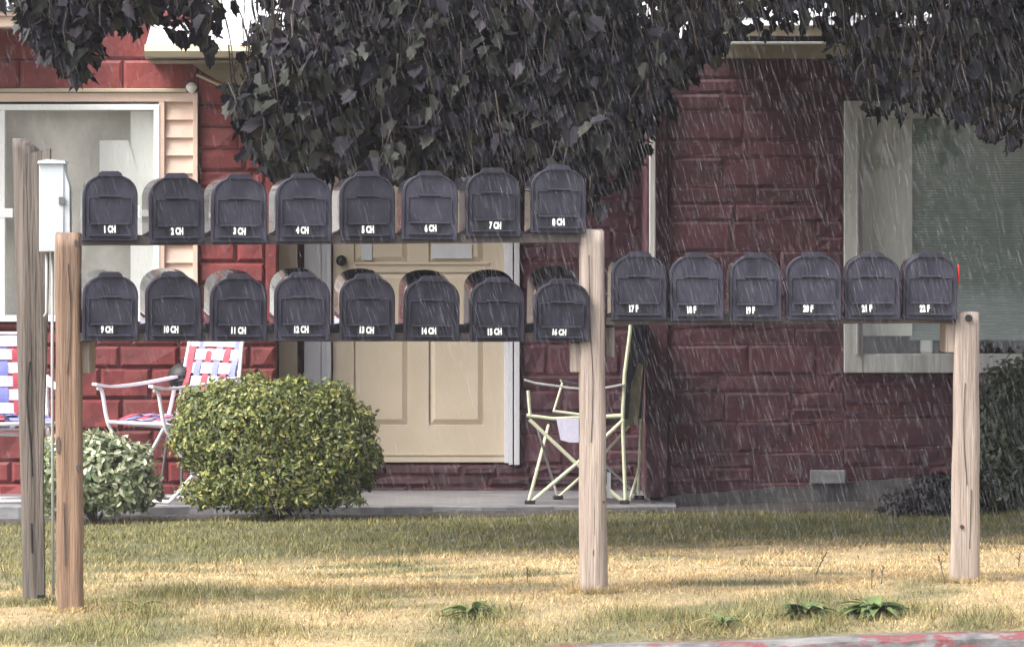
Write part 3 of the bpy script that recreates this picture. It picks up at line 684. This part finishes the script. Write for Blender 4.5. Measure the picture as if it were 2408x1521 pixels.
# ------------------------------------------------------------------ utility pole with cabinet
UP = thing('utility_pole', W(75, 1400, 20.4), 'grey weathered timber pole with a split and a pale metal cabinet', 'pole')
rnd = random.Random(4)
mb = MB(); n = 40; k = 18; vs = []
for i in range(n + 1):
    t = i / n; y = 326 + t * (1405 - 326); xl = 28 + t * 26; xr = 92 + t * 14
    if y < 352: xr = 62
    c = W((xl + xr) / 2, y, 20.45); hw = (xr - xl) / 2 * 20.45 / FPX
    for j in range(k):
        a = 2 * math.pi * j / k; q = 1 + .05 * math.sin(3 * a + t * 3) + .04 * math.sin(5 * a + t * 7 + 1)
        vs.append((c.x + math.cos(a) * hw * q, c.y + math.sin(a) * .045 * q, c.z))
fs = [(i * k + j, (i + 1) * k + j, (i + 1) * k + (j + 1) % k, i * k + (j + 1) % k) for i in range(n) for j in range(k)] + [tuple(range(k))]
mb.add(vs, fs); mb.build('pole', M['greywood'], UP, smooth=True)
mb = MB(); pts = [W(62, 362, 20.36), W(118, 350, 20.36), W(112, 700, 20.36), W(100, 1100, 20.36), W(104, 1398, 20.36), W(84, 1398, 20.36), W(78, 900, 20.36)]
mb.prism([tuple(p) for p in reversed(pts)], (0, .05, 0)); mb.build('plank', M['greywood'], UP)
mb = MB()
for path, w0 in ((((70, 850), (64, 940), (72, 1040), (76, 1120)), .004), (((80, 700), (84, 800), (92, 900), (90, 980)), .003), (((74, 1230), (76, 1300)), .004)):
    mb.tube(smoothpath([W(x, y, 20.365 if False else 20.395) for x, y in path]), w0, 6)
mb.build('crack', M['dark'], UP)
mb = MB(); a = W(92, 592, 20.22); b = W(150, 385, 20.22)
q = [(a.x, 20.22), (b.x, 20.22), (b.x + .022, 20.34), (a.x + .022, 20.34)]
z0, z1 = a.z, b.z; vs = [(x, y, z0 + (.0)) for x, y in q] + [(x, y, z1) for x, y in q]
mb.box((a.x, 20.22, z0), (b.x, 20.35, z1), 0, .003)
mb.prism([(b.x, 20.24, z0 + .05), (b.x, 20.33, z0 + .05), (b.x, 20.33, z1), (b.x, 20.24, z1)], (.004, 0, 0))
vs = [(b.x, 20.225, z1 - .01), (b.x + .004, 20.225, z1 - .03), (b.x + .019, 20.225, z1 - .08), (b.x + .021, 20.225, z0 + .06), (b.x, 20.225, z0 + .06)]
mb.prism(vs[::-1], (0, .10, 0))
cb = mb.build('cabinet', M['cabinet'], UP)
mb = MB(); mb.prism([(a.x - .006, 20.21, z1), (b.x + .008, 20.21, z1), (b.x + .004, 20.21, z1 + .010), (a.x + .03, 20.21, z1 + .016), (a.x - .004, 20.21, z1 + .010)], (0, .15, 0)); mb.build('lid', M['cabinet'], cb)
for yy in (472, 580):
    mb = MB(); p = W(138, yy + 9, 20.215); q_ = W(153, yy - 9, 20.215); mb.box((p.x, 20.213, p.z), (q_.x, 20.219, q_.z), 0, .001); mb.build('hinge', M['steel'], cb)
mb = MB(); mb.tube([W(123, 560, 20.3), W(123, 900, 20.3), W(125, 1397, 20.3)], .0055, 8); mb.tube([W(110, 592, 20.3), W(110, 735, 20.3), W(104, 745, 20.3)], .006, 8)
mb.build('conduit', M['conduit'], UP, smooth=True)

# ------------------------------------------------------------------ folding webbed lawn chair
def ribbon(mb, P, Q, side, nrm, wd, n, phase, mi, amp=.0035, sag=.012, off=0):
    """woven strip from P to Q"""
    P, Q, side, nrm = map(Vector, (P, Q, side, nrm)); vs = []; m = n * 4
    for i in range(m + 1):
        t = i / m; c = P.lerp(Q, t) + nrm * (amp * math.cos(math.pi * (t * n + phase - .5)) ) + nrm * (-sag * math.sin(math.pi * t) - off)
        vs += [c - side * wd / 2, c + side * wd / 2]
    mb.add(vs, [(2 * i, 2 * i + 1, 2 * i + 3, 2 * i + 2) for i in range(m)], mi)
def make_lawn_chair():
    t = thing('lawn_chair', (0, 0, 0), 'x', 'lawn chair', 'webbed lawn chairs by the house')
    # local: front = -Y, seat height .40, width .54
    hw = .265; r_ = .011
    sf, sr = Vector((0, -.24, .42)), Vector((0, .19, .38)); bt = Vector((0, .30, .88))
    for s_ in (-1, 1):
        X = lambda v: Vector((s_ * hw, v.y, v.z))
        mb = MB(); mb.tube(smoothpath([X(Vector((0, -.30, .60))), X(Vector((0, -.27, .58))), X(Vector((0, -.24, .44))), X(Vector((0, -.20, .36))), X(Vector((0, -.02, .12))), X(Vector((0, .14, .012)))]), r_, 8)
        mb.build('leg', M['alu'], t, local=True, smooth=True)
        mb = MB(); mb.tube(smoothpath([X(Vector((0, .20, .60))), X(Vector((0, .14, .40))), X(Vector((0, 0, .20))), X(Vector((0, -.20, .012)))]), r_, 8); mb.build('leg', M['alu'], t, local=True, smooth=True)
        mb = MB(); P = [X(Vector((0, -.32, .615))), X(Vector((0, -.20, .60))), X(Vector((0, 0, .615))), X(Vector((0, .24, .65)))]
        pts = smoothpath(P, 4); vs = []
        for p in pts: vs += [p + Vector((-.022, 0, 0)), p + Vector((.022, 0, 0)), p + Vector((.022, 0, .014)), p + Vector((-.022, 0, .014))]
        mb.add(vs, [(4 * i + j, 4 * i + (j + 1) % 4, 4 * i + 4 + (j + 1) % 4, 4 * i + 4 + j) for i in range(len(pts) - 1) for j in range(4)] + [(0, 1, 2, 3), tuple(4 * (len(pts) - 1) + j for j in (3, 2, 1, 0))])
        mb.build('armrest', M['alu'], t, local=True)
    mb = MB()
    mb.tube(smoothpath([(-hw + .02, sr.y, sr.z), (-hw + .02, bt.y - .02, bt.z - .05), (-hw + .06, bt.y, bt.z), (hw - .06, bt.y, bt.z), (hw - .02, bt.y - .02, bt.z - .05), (hw - .02, sr.y, sr.z), (-hw + .02, sr.y, sr.z)], 4), r_ * .9, 8)
    mb.build('back_frame', M['alu'], t, local=True, smooth=True); mb = MB()
    mb.tube([(-hw + .02, sf.y, sf.z), (hw - .02, sf.y, sf.z), (hw - .02, sr.y, sr.z), (-hw + .02, sr.y, sr.z), (-hw + .02, sf.y, sf.z)], r_ * .9, 8)
    mb.build('seat_frame', M['alu'], t, local=True, smooth=True)
    for z, y in ((.012, .14), (.012, -.20)): mb = MB(); mb.tube([(-hw, y, z), (hw, y, z)], r_ * .9, 8); mb.build('crossbar', M['alu'], t, local=True, smooth=True)
    for nm, A, B in (('back_webbing', sr, bt), ('seat_webbing', sf, sr)):
        mb = MB(); d = (B - A); L_ = d.length; dn = d.normalized(); nrm = Vector((1, 0, 0)).cross(dn) * -1
        nv = 6; nh = 7 if nm[0] == 'b' else 5
        for i in range(nv):
            x = -hw + .06 + (2 * hw - .12) * i / (nv - 1); ribbon(mb, A + Vector((x, 0, 0)), B + Vector((x, 0, 0)), (1, 0, 0), nrm, .056, nh, i % 2, 1 + (i % 2), sag=.012 if nm[0] == 'b' else .06)
        for j in range(nh):
            c = A + dn * (L_ * (j + .5) / nh); ribbon(mb, c + Vector((-hw + .02, 0, 0)), c + Vector((hw - .02, 0, 0)), dn, nrm, .058, nv, j % 2 + 1, 0, off=0 if nm[0] == 'b' else .06 * math.sin(math.pi * (j + .5) / nh) - .01)
        mb.build(nm, [M['webwhite'], M['webred'], M['webblue']], t, local=True)
    return t
lc = make_lawn_chair(); zp = -.187
lc.location = (W(405, 0, 30.45).x, 30.45, zp); lc.rotation_euler = (0, 0, -R(52))
lc['label'] = 'red white and blue webbed lawn chair turned sideways beside the big green bush'
lc2 = lc.copy(); col.objects.link(lc2)
for k in lc.children: c = k.copy(); col.objects.link(c); c.parent = lc2
lc2.location = (W(5, 0, 30.4).x, 30.4, zp); lc2.rotation_euler = (0, 0, R(14))
lc2['label'] = 'red white and blue webbed lawn chair cut off by the left picture edge'

# kettle grill behind the chair
KG = thing('kettle_grill', (W(432, 0, 30.85).x, 30.85, zp), 'small black round kettle grill behind the lawn chair', 'grill')
c = W(432, 890, 30.85)
mb = MB(); n = 9; mb.tube([c + Vector((0, 0, -.085 + .0 + .085 * (1 - math.cos(math.pi / 2 * i / n)))) for i in range(n + 1)], [max(.01,   .085 * math.sin(math.pi / 2 * i / n)) for i in range(n + 1)], 20); mb.build('bowl', M['black'], KG, smooth=True)
mb = MB(); mb.tube([c + Vector((0, 0, .006 + .08 * math.sin(math.pi / 2 * i / n))) for i in range(n + 1)], [max(.01, .088 * math.cos(math.pi / 2 * i / n)) for i in range(n + 1)], 20); mb.tube([c + Vector((-.02, 0, .086)), c + Vector((-.02, 0, .105)), c + Vector((.02, 0, .105)), c + Vector((.02, 0, .086))], .005, 6); mb.build('lid', M['black'], KG, smooth=True)
for k in range(3):
    a = k * 2.094 + .5; mb = MB(); mb.tube([c + Vector((.06 * math.cos(a), .06 * math.sin(a), -.05)), Vector((c.x + .16 * math.cos(a), c.y + .16 * math.sin(a), zp + .005))], .008, 8); mb.build('leg', M['steel'], KG)

# ------------------------------------------------------------------ camp chair in the entrance
CC = thing('camp_chair', (W(1370, 0, 30.4).x, 30.4, zp), 'folding camp chair with pale green tube frame behind the tall pale post', 'camp chair')
def tb(pts, r_=.010, m='palegreen', nm='leg'):
    mb = MB(); mb.tube([W(*p) for p in pts], r_, 8); return mb.build(nm, M[m], CC)
F, B_ = 30.15, 30.65
def gy(d): return 520 + (CH - zp) * FPX / d          # pixel row of the slab at distance d
tb([(1245, 986, F), (1356, 1090, F), (1466, gy(F) - 6, F)]); tb([(1250, gy(F) - 6, F), (1356, 1090, F), (1468, 985, F)])
tb([(1243, gy(F) - 5, F), (1262, 1108, F), (1290, 1000, B_)], .009); tb([(1262, 1000, F), (1300, 1130, B_), (1312, gy(B_) - 5, B_)], .007, 'conduit')
tb([(1312, gy(B_) - 5, B_), (1400, 1090, B_), (1480, 1000, B_)], .008); tb([(1330, 1000, B_), (1420, 1090, B_), (1505, gy(B_) - 5, B_)], .007, 'conduit')
tb([(1471, gy(F) - 5, F), (1464, 985, F), (1469, 880, F), (1482, 778, F), (1484, 740, F)], .010, nm='back_pole'); tb([(1480, gy(F) - 8, F), (1500, 1110, (F + B_) / 2), (1508, 1060, B_)], .007)
tb([(1500, gy(B_) - 5, B_), (1508, 985, B_), (1516, 760, B_)], .009, nm='back_pole')
tb([(1242, 918, F), (1247, 978, F)], .009, nm='arm_post'); tb([(1238, 976, F), (1300, 984, F), (1466, 978, F)], .009, nm='seat_rail')
tb([(1318, 893, B_), (1323, 900, B_), (1302, 968, B_)], .007, nm='arm_post'); tb([(1300, 966, B_), (1400, 980, B_), (1505, 972, B_)], .008, nm='seat_rail')
mb = MB()
def strap(pts, wd, dz, nm, m):
    mb = MB(); vs = []
    for p in pts:
        q = W(*p); vs += [q + Vector((0, -wd / 2, 0)), q + Vector((0, wd / 2, dz)), q + Vector((0, wd / 2, dz - .006)), q + Vector((0, -wd / 2, -.006))]
    mb.add(vs, [(4 * i + j, 4 * i + (j + 1) % 4, 4 * i + 4 + (j + 1) % 4, 4 * i + 4 + j) for i in range(len(pts) - 1) for j in range(4)] + [(3, 2, 1, 0), tuple(4 * (len(pts) - 1) + j for j in range(4))]); return mb.build(nm, M[m], CC)
strap([(1232, 892, F), (1260, 900, F), (1340, 911, F), (1400, 916, F), (1470, 902, F)], .05, .004, 'armrest', 'conduit')
strap([(1320, 894, B_), (1400, 912, B_), (1505, 900, B_)], .05, .004, 'armrest', 'navy')
# seat and back slings
mb = MB(); vs = []; n = 8
for i in range(n + 1):
    for j in range(n + 1):
        u, v_ = i / n, j / n; d = F + (B_ - F) * v_; q = W(1246 + (1466 - 1246) * u + 40 * v_, 982, d); sag = -.045 * math.sin(math.pi * u) * (.3 + math.sin(math.pi * v_)); vs.append((q.x, q.y, q.z + sag))
mb.add(vs, [(i * (n + 1) + j, i * (n + 1) + j + 1, (i + 1) * (n + 1) + j + 1, (i + 1) * (n + 1) + j) for i in range(n) for j in range(n)]); mb.build('seat', M['navy'], CC, smooth=True)
mb = MB(); vs = []
for i in range(n + 1):
    for j in range(n + 1):
        u, v_ = i / n, j / n; d = F + (B_ - F) * v_; y = 985 + (760 - 985) * u; x = 1467 + 16 * u + (1508 - 1467 + 0 * u) * v_; q = W(x, y, d); vs.append((q.x + .03 * math.sin(math.pi * v_), q.y, q.z))
mb.add(vs, [(i * (n + 1) + j, i * (n + 1) + j + 1, (i + 1) * (n + 1) + j + 1, (i + 1) * (n + 1) + j) for i in range(n) for j in range(n)]); mb.build('backrest', M['navy'], CC, smooth=True)
mb = MB(); mb.prism([tuple(W(x, y, F + .06)) for x, y in ((1468, 1000), (1500, 1000), (1513, 858), (1500, 852), (1478, 930))][::-1], (0, .02, 0)); mb.build('side_flap', M['olive'], CC)
mb = MB(); mb.prism([tuple(W(x, y, F - .02)) for x, y in ((1308, 984), (1361, 984), (1361, 1040), (1340, 1040), (1318, 1034))][::-1], (0, .004, 0)); mb.build('hanging_cloth', M['webwhite'], CC)
for (x, d) in ((1246, F), (1468, F), (1312, B_), (1503, B_)):
    mb = MB(); q = W(x, gy(d), d); mb.box((q.x - .028, q.y - .02, zp + .001), (q.x + .028, q.y + .02, zp + .022), 0, .006); mb.build('foot', M['black'], CC)

# ------------------------------------------------------------------ leafy plants
def leafcloud(name, P, N_, size, tints, parent, m, shape='oval', droop=0.0, fold=.35):
    """P, N_: leaf positions and facing normals; builds one mesh of folded leaves"""
    if shape == 'oval': half = [(0, 0), (.22, .25), (.28, .5), (.18, .78), (0, 1)]
    else: half = [(0, 0), (.12, .02), (.30, .02), (.32, .22), (.46, .42), (.34, .50), (.30, .72), (.15, .74), (0, 1)]
    hn = len(half); V = []; Fc = []; C = []
    for p, nr, s_, tc_ in zip(P, N_, size, tints):
        nr = Vector(nr).normalized(); a = Vector((random.gauss(0, 1), random.gauss(0, 1), random.gauss(0, 1) - droop * 3)); ax = (a - nr * a.dot(nr))
        if ax.length < 1e-3: continue
        ax.normalize(); sd = ax.cross(nr); b = len(V); cu = random.uniform(-.45, .45)
        for sg in (-1, 1):
            for (u, v_) in half:
                q = Vector(p) + ax * (v_ * s_) + sd * (sg * u * s_ * math.cos(fold)) + nr * ((abs(u) * math.sin(fold) + cu * v_ * v_) * s_); V.append(tuple(q)); C.append(tc_)
        Fc.append(tuple(b + i for i in range(hn))); Fc.append(tuple(b + hn + i for i in reversed(range(hn))))
    mb = MB(); mb.v = V; mb.f = Fc; mb.m = [0] * len(Fc); mb.tint = C
    return mb.build(name, m, parent)
def bush(name, label, blobs, n, size, cols, mt, cat='bush', stemx=None):
    """blobs: (x pixel, y pixel, distance, rx m, ry m, rz m)"""
    cx = sum(b[0] for b in blobs) / len(blobs); d0 = blobs[0][2]; gx = W(cx, 0, d0).x
    T = thing(name, (gx, d0, gz(gx, d0)), label, cat)
    P = []; Nn = []; S = []; C = []; vol = [b[3] * b[5] for b in blobs]; tot = sum(vol) if len(blobs) < 9 else sum(vol) * 1.0
    for b, v_ in zip(blobs, vol):
        c = W(b[0], b[1], b[2])
        for _ in range(int(n * v_ / tot)):
            d = Vector((random.gauss(0, 1), random.gauss(0, 1), random.gauss(0, 1))).normalized(); rr = random.uniform(.55, 1.0) ** .4 * (1 + .28 * noise.noise(d * 2.6 + Vector((b[0], b[1], 0)) * .013) + .12 * noise.noise(d * 7)) + random.gauss(0, .05) + (.16 * random.random() if random.random() < .06 else 0)
            p = c + Vector((d.x * b[3], d.y * b[4], d.z * b[5])) * rr
            if p.z < gz(p.x, p.y) + .02: continue
            P.append(p); nn = (d + Vector((random.gauss(0, .55), random.gauss(0, .55), random.gauss(0, .55) + .35))); Nn.append(nn); S.append(size * random.uniform(.6, 1.25))
            k = random.random(); c0 = cols[0] if (k < .5) else random.choice(cols[1:]); f = random.uniform(.75, 1.2); C.append(tuple(x * f for x in c0))
    leafcloud('foliage', P, Nn, S, C, T, mt)
    mb = MB()
    for k in range(9):
        b = random.choice(blobs); c = W(b[0], b[1], b[2]); a = random.uniform(0, 6.28); e = c + Vector((b[3] * .6 * math.cos(a), b[4] * .6 * math.sin(a), b[5] * random.uniform(0, .6)))
        st = Vector((gx, d0, gz(gx, d0) - .01)); mb.tube([st, st.lerp(e, .5) + Vector((random.uniform(-.03, .03), 0, .02)), e], [.010, .007, .003], 6)
    mb.build('stem', M['bark'], T); return T
bush('bush', 'big round clipped bush with yellow green top in front of the tan door', [(600, 1010, 29.45, .36, .36, .25), (750, 1030, 29.5, .27, .33, .22), (640, 940, 29.5, .20, .2, .10), (480, 985, 29.5, .15, .2, .13), (820, 1060, 29.5, .14, .2, .16), (560, 1150, 29.4, .2, .2, .10), (740, 1150, 29.4, .2, .2, .09), (450, 940, 29.5, .07, .08, .07), (520, 912, 29.5, .08, .08, .05), (600, 900, 29.5, .07, .08, .06), (690, 905, 29.4, .09, .08, .05), (790, 925, 29.5, .08, .08, .06), (848, 985, 29.5, .07, .08, .07), (872, 1070, 29.5, .06, .08, .08), (860, 1130, 29.5, .05, .06, .05), (430, 1020, 29.5, .06, .08, .09), (446, 1090, 29.5, .05, .08, .05), (820, 1175, 29.3, .08, .08, .035), (520, 1020, 29.5, .25, .28, .22), (650, 1110, 29.4, .40, .36, .20), (790, 1080, 29.45, .21, .25, .20), (480, 1160, 29.4, .13, .15, .07), (700, 960, 29.5, .30, .26, .13), (590, 950, 29.5, .24, .26, .11)],
     38000, .027, [(.14, .175, .05), (.29, .29, .07), (.085, .11, .042), (.40, .39, .13)], M['bushleaf'])
bush('shrub', 'low shrub with cream variegated leaves behind the orange brown post', [(235, 1110, 29.5, .27, .24, .20), (150, 1120, 29.5, .18, .2, .20), (305, 1150, 29.5, .15, .18, .11), (210, 1070, 29.5, .14, .16, .12)],
     6500, .044, [(.26, .31, .17), (.74, .74, .54), (.10, .14, .08), (.55, .57, .40)], M['bushleaf'], 'shrub')
bush('evergreen_bush', 'dark green tall bush under the big window at the right edge', [(2420, 1010, 29.3, .32, .34, .36), (2400, 1120, 29.3, .32, .36, .27), (2370, 950, 29.3, .12, .14, .14), (2440, 920, 29.3, .2, .2, .12)],
     10000, .040, [(.055, .075, .035), (.09, .10, .05), (.035, .045, .03)], M['bushleaf'])
bush('ground_cover_shrub', 'low dark spreading shrub left of the short right post', [(2180, 1195, 29.0, .24, .2, .10), (2230, 1175, 29.2, .20, .22, .14), (2100, 1225, 28.7, .17, .16, .045)],
     4200, .034, [(.030, .026, .030), (.05, .05, .035), (.045, .035, .045)], M['bushleaf'], 'shrub')

# weeds in the strip along the kerb
def ground_at(x, y):
    d = 19.0
    for _ in range(40):
        p = W(x, y, d); e = p.z - gz(p.x, d); d += e * 10
    p = W(x, y, d); return Vector((p.x, d, gz(p.x, d)))
def weed(x, y, rad, n, label, wide=.22):
    g = ground_at(x, y); T = thing('weed', g, label, 'weed', 'broad leaved weeds in the dry grass'); mb = MB()
    for k in range(n):
        a = random.uniform(0, 6.28); L_ = rad * random.uniform(.5, 1.1); el = random.uniform(.2, 1.0); wd = L_ * wide * random.uniform(.6, 1.2); sd = Vector((-math.sin(a), math.cos(a), 0)); vs = []; m = 6
        for i in range(m + 1):
            t = i / m; r_ = L_ * t * math.cos(el * (1 - .5 * t)); z = L_ * (math.sin(el) * t - .55 * t * t) + .012
            c = g + Vector((math.cos(a) * r_, math.sin(a) * r_, max(z, .006))); ww = wd * math.sin(math.pi * min(1, t * .92 + .08)) * .5
            vs += [c - sd * ww + Vector((0, 0, ww * .4)), c, c + sd * ww + Vector((0, 0, ww * .4))]
        f = random.uniform(.7, 1.3); tt = (.12 * f, .165 * f, .06 * f) if random.random() > .15 else (.30, .26, .12)
        mb.add(vs, [(3 * i + j, 3 * i + j + 1, 3 * i + 4 + j, 3 * i + 3 + j) for i in range(m) for j in (0, 1)], 0, tt)
    mb.build('leaves', M['bushleaf'], T, smooth=True)
weed(1112, 1452, .13, 40, 'dark broad leaved weed in the lawn left of the tall pale post')
weed(1895, 1455, .13, 46, 'green leafy weed near the kerb, left one of the pair left of the right post', .3)
weed(2060, 1452, .16, 90, 'large green leafy weed near the kerb, closest on the left to the right post', .26)
weed(1700, 1478, .12, 20, 'small green weed by the red kerb, right of the tall pale post', .18)
weed(330, 1440, .10, 22, 'small bright green weed right of the orange brown post', .2)
SL = ['dry stalk leaning right, leftmost of those between the tall and short pale posts', 'dry stalk in the straw, first of the close pair above the large leafy weed',
      'short dry stalk, second of the close pair above the large leafy weed', 'tallest upright dry stalk, left of the short right post near its foot',
      'dry stalk leaning sharply left, close beside the short right post', 'dry stalk alone to the right of the short right post', 'dry stalk alone to the left of the tall pale post']
for i, (x, y, h, l) in enumerate([(1918, 1352, .075, .5), (2050, 1385, .06, 0), (2073, 1372, .055, .1), (2222, 1372, .085, -.25), (2224, 1300, .06, -.9), (2395, 1335, .05, .1), (1240, 1372, .05, 0)]):
    g = ground_at(x, y); T = thing('dry_stalk', g, 'x', 'weed stalk', 'thin dark dry stalks standing in the straw')
    T['label'] = SL[i]
    mb = MB(); p0 = g; p1 = g + Vector((l * h * .5, 0, h * .6)); p2 = g + Vector((l * h * 1.1, 0, h * 1.15)); mb.tube(smoothpath([p0, p1, p2], 3), [.002] * 7, 5)
    for k in range(4): q = p1.lerp(p2, k / 4); mb.tube([q, q + Vector((random.uniform(-.012, .012), 0, .012))], .0018, 4)
    mb.build('stem', M['bark'], T)

# ------------------------------------------------------------------ maple tree hanging over the yard
bx = [0, 60, 100, 130, 200, 232, 300, 380, 430, 500, 530, 560, 590, 600, 640, 760, 900, 1000, 1100, 1230, 1330, 1420, 1480, 1520, 1560, 1600, 1680, 1720, 1900, 1960, 2030, 2100, 2140, 2200, 2260, 2310, 2360, 2410, 2700]
by = [20, 90, 160, 215, 215, 130, 110, 110, 150, 190, 230, 330, 400, 430, 470, 475, 475, 475, 470, 520, 540, 540, 480, 400, 300, 260, 170, 125, 120, 170, 280, 340, 330, 300, 330, 385, 395, 400, 400]
def low(x): return float(np.interp(x, bx, by))
def den(x, y):
    d = 1.0
    if y < 95 and (1480 < x < 2260): d = .26
    if y < 110 and 545 < x < 700: d = .2
    if y < 110 and 340 < x < 545: d = .3
    if x < 60: d = .3
    if 1120 < x < 1540 and y > 230: d = .75 if y < 400 else .5
    if x > 1480 and y > 95: d = .6
    if 1960 < x < 2200 and y < 150: d = .28
    if 500 < x < 600 and y < 230 : d = .06
    if 60 < x < 240 and y > 100: d = .9 if 100 < x < 225 else .3
    if 240 < x < 500 and y > 70: d = .35
    if 1720 < x < 1960 and y > 98: d = .10
    if x > 1960 and y > 200: d = .55 if x > 2190 else .4
    return d
trunk_base = Vector((4.3, 26.2, gz(4.3, 26.2)))
TR = thing('maple_tree', trunk_base, 'dark leaved maple tree whose drooping foliage hangs across the top of the view', 'tree')
mb = MB(); top = trunk_base + Vector((-.1, 0, 3.2))
mb.tube(smoothpath([trunk_base + Vector((0, 0, -.1)), trunk_base + Vector((0, 0, .3)), trunk_base + Vector((-.05, 0, 1.5)), top]), [.32 - .01 * i for i in range(16)], 14)
mb.build('trunk', M['bark'], TR, smooth=True)
ends = []
mb = MB()
for (x, y, d) in ((1200, -350, 25.5), (600, -280, 24.5), (1700, -250, 25), (150, -260, 26), (2200, -150, 25), (1000, -150, 27), (2500, -300, 27)):
    e = W(x, y, d); mid = top.lerp(e, .5) + Vector((0, 0, .5)); pts = smoothpath([top - Vector((0, 0, .3)), mid, e], 8); mb.tube(pts, [.10 * (1 - .85 * i / (len(pts) - 1)) for i in range(len(pts))], 8); ends += pts[6:]
mb.build('limb', M['bark'], TR, smooth=True)
mb = MB(); P = []; Nn = []; S = []; C = []
def addleaf(p, s_):
    P.append(p); Nn.append(Vector((random.gauss(0, .7), -random.uniform(.1, 1.0), random.gauss(.35, .6)))); S.append(s_ * random.uniform(.7, 1.2))
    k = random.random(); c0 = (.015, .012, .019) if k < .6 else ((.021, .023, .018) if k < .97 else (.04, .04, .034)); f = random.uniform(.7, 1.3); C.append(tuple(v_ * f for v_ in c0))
# hanging twigs, each carrying leaves
tw = 0
while tw < 5600:
    x = random.uniform(-60, 2500); d = random.uniform(23.2, 27.5); yb = low(x) + random.gauss(0, 8) - 45; y0 = yb - random.uniform(0, 1) ** .8 * (yb + 140)
    if random.random() > den(x, y0): continue
    tw += 1; a = W(x + random.uniform(-30, 30), y0 - random.uniform(60, 160), d + random.uniform(-.1, .1)); b = W(x, y0, d)
    mb.tube([a, a.lerp(b, .5) + Vector((random.uniform(-.02, .02), 0, .01)), b], [.004, .003, .002], 5)
    for k in range(random.randint(5, 8)):
        t = random.uniform(.25, 1.05); q = a.lerp(b, t) + Vector((random.gauss(0, .035), random.gauss(0, .05), random.gauss(0, .02)))
        px = CX + q.x * FPX / q.y; py = HZ + (CH - q.z) * FPX / q.y
        if py + 40 > low(px) + 6 and random.random() < .85: continue
        if random.random() > den(px, py + 28) * 1.25: continue
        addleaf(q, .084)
mb.build('twig', M['bark'], TR)
# crown above the frame
for _ in range(16000):
    x = random.uniform(-2.6, 7.5); y = random.uniform(22.5, 31.0); z = random.uniform(2.45, 6.0)
    if ((x - 2.6) / 5.0) ** 2 + ((y - 26.2) / 4.3) ** 2 + ((z - 3.3) / 2.8) ** 2 > 1: continue
    if z < 1.3 + 680 * y / FPX or (x < 0 and random.random() < .35): continue
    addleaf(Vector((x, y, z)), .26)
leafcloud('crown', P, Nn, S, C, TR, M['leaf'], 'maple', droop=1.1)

# ------------------------------------------------------------------ rain
def rain(N):
    V = []; Fc = []
    for _ in range(N):
        d = random.uniform(9, 29) if random.random() < .75 else random.uniform(5, 9)
        x = random.uniform(-200, 2600); y = random.uniform(-100, 1560); 
        if random.random() < .55 and x < 1000: continue
        p = W(x, y, d)
        if p.z < gz(p.x, max(d, 18)) + .03: continue
        L_ = random.uniform(.014, .036); r_ = random.uniform(.00012, .00028) * d / 12 ; ax = Vector((.30 + random.gauss(0, .04), random.gauss(0, .05), -1)).normalized()
        sd = ax.orthogonal().normalized(); s2 = ax.cross(sd); b = len(V); V.append(tuple(p)); c = p + ax * L_ * .6
        for k in range(3): a = k * 2.094; V.append(tuple(c + (sd * math.cos(a) + s2 * math.sin(a)) * r_))
        V.append(tuple(p + ax * L_))
        Fc += [(b, b + 1, b + 2), (b, b + 2, b + 3), (b, b + 3, b + 1), (b + 4, b + 2, b + 1), (b + 4, b + 3, b + 2), (b + 4, b + 1, b + 3)]
    m = bpy.data.materials.new('rain_water'); m.use_nodes = True; t = m.node_tree; p = t.nodes['Principled BSDF']; p.inputs['Base Color'].default_value = (.8, .8, .85, 1); p.inputs['Roughness'].default_value = .15
    tr = t.nodes.new('ShaderNodeBsdfTransparent'); mx = t.nodes.new('ShaderNodeMixShader'); mx.inputs[0].default_value = .13
    t.links.new(tr.outputs[0], mx.inputs[1]); t.links.new(p.outputs[0], mx.inputs[2]); t.links.new(mx.outputs[0], t.nodes['Material Output'].inputs[0])
    mb = MB(); mb.v = V; mb.f = Fc; mb.m = [0] * len(Fc); mb.tint = [(1, 1, 1)] * len(V); return mb.build('rain', m)
tag(rain(38000), 'falling rain drops slanting down to the right', 'rain', kind='stuff')

# ------------------------------------------------------------------ damp air
mb = MB(); mb.box((-16, -2, -1.6), (16, 44, 7.5)); hz = mb.build('haze', None); hz.data.materials.clear()
m = bpy.data.materials.new('damp_air'); m.use_nodes = True; t = m.node_tree; t.nodes.clear()
o_ = t.nodes.new('ShaderNodeOutputMaterial'); v_ = t.nodes.new('ShaderNodeVolumePrincipled'); v_.inputs['Density'].default_value = .0006; v_.inputs['Color'].default_value = (.88, .87, .95, 1); v_.inputs['Anisotropy'].default_value = .2
t.links.new(v_.outputs[0], o_.inputs['Volume']); hz.data.materials.append(m); tag(hz, 'thin pale rain haze filling the yard', 'haze', kind='stuff')
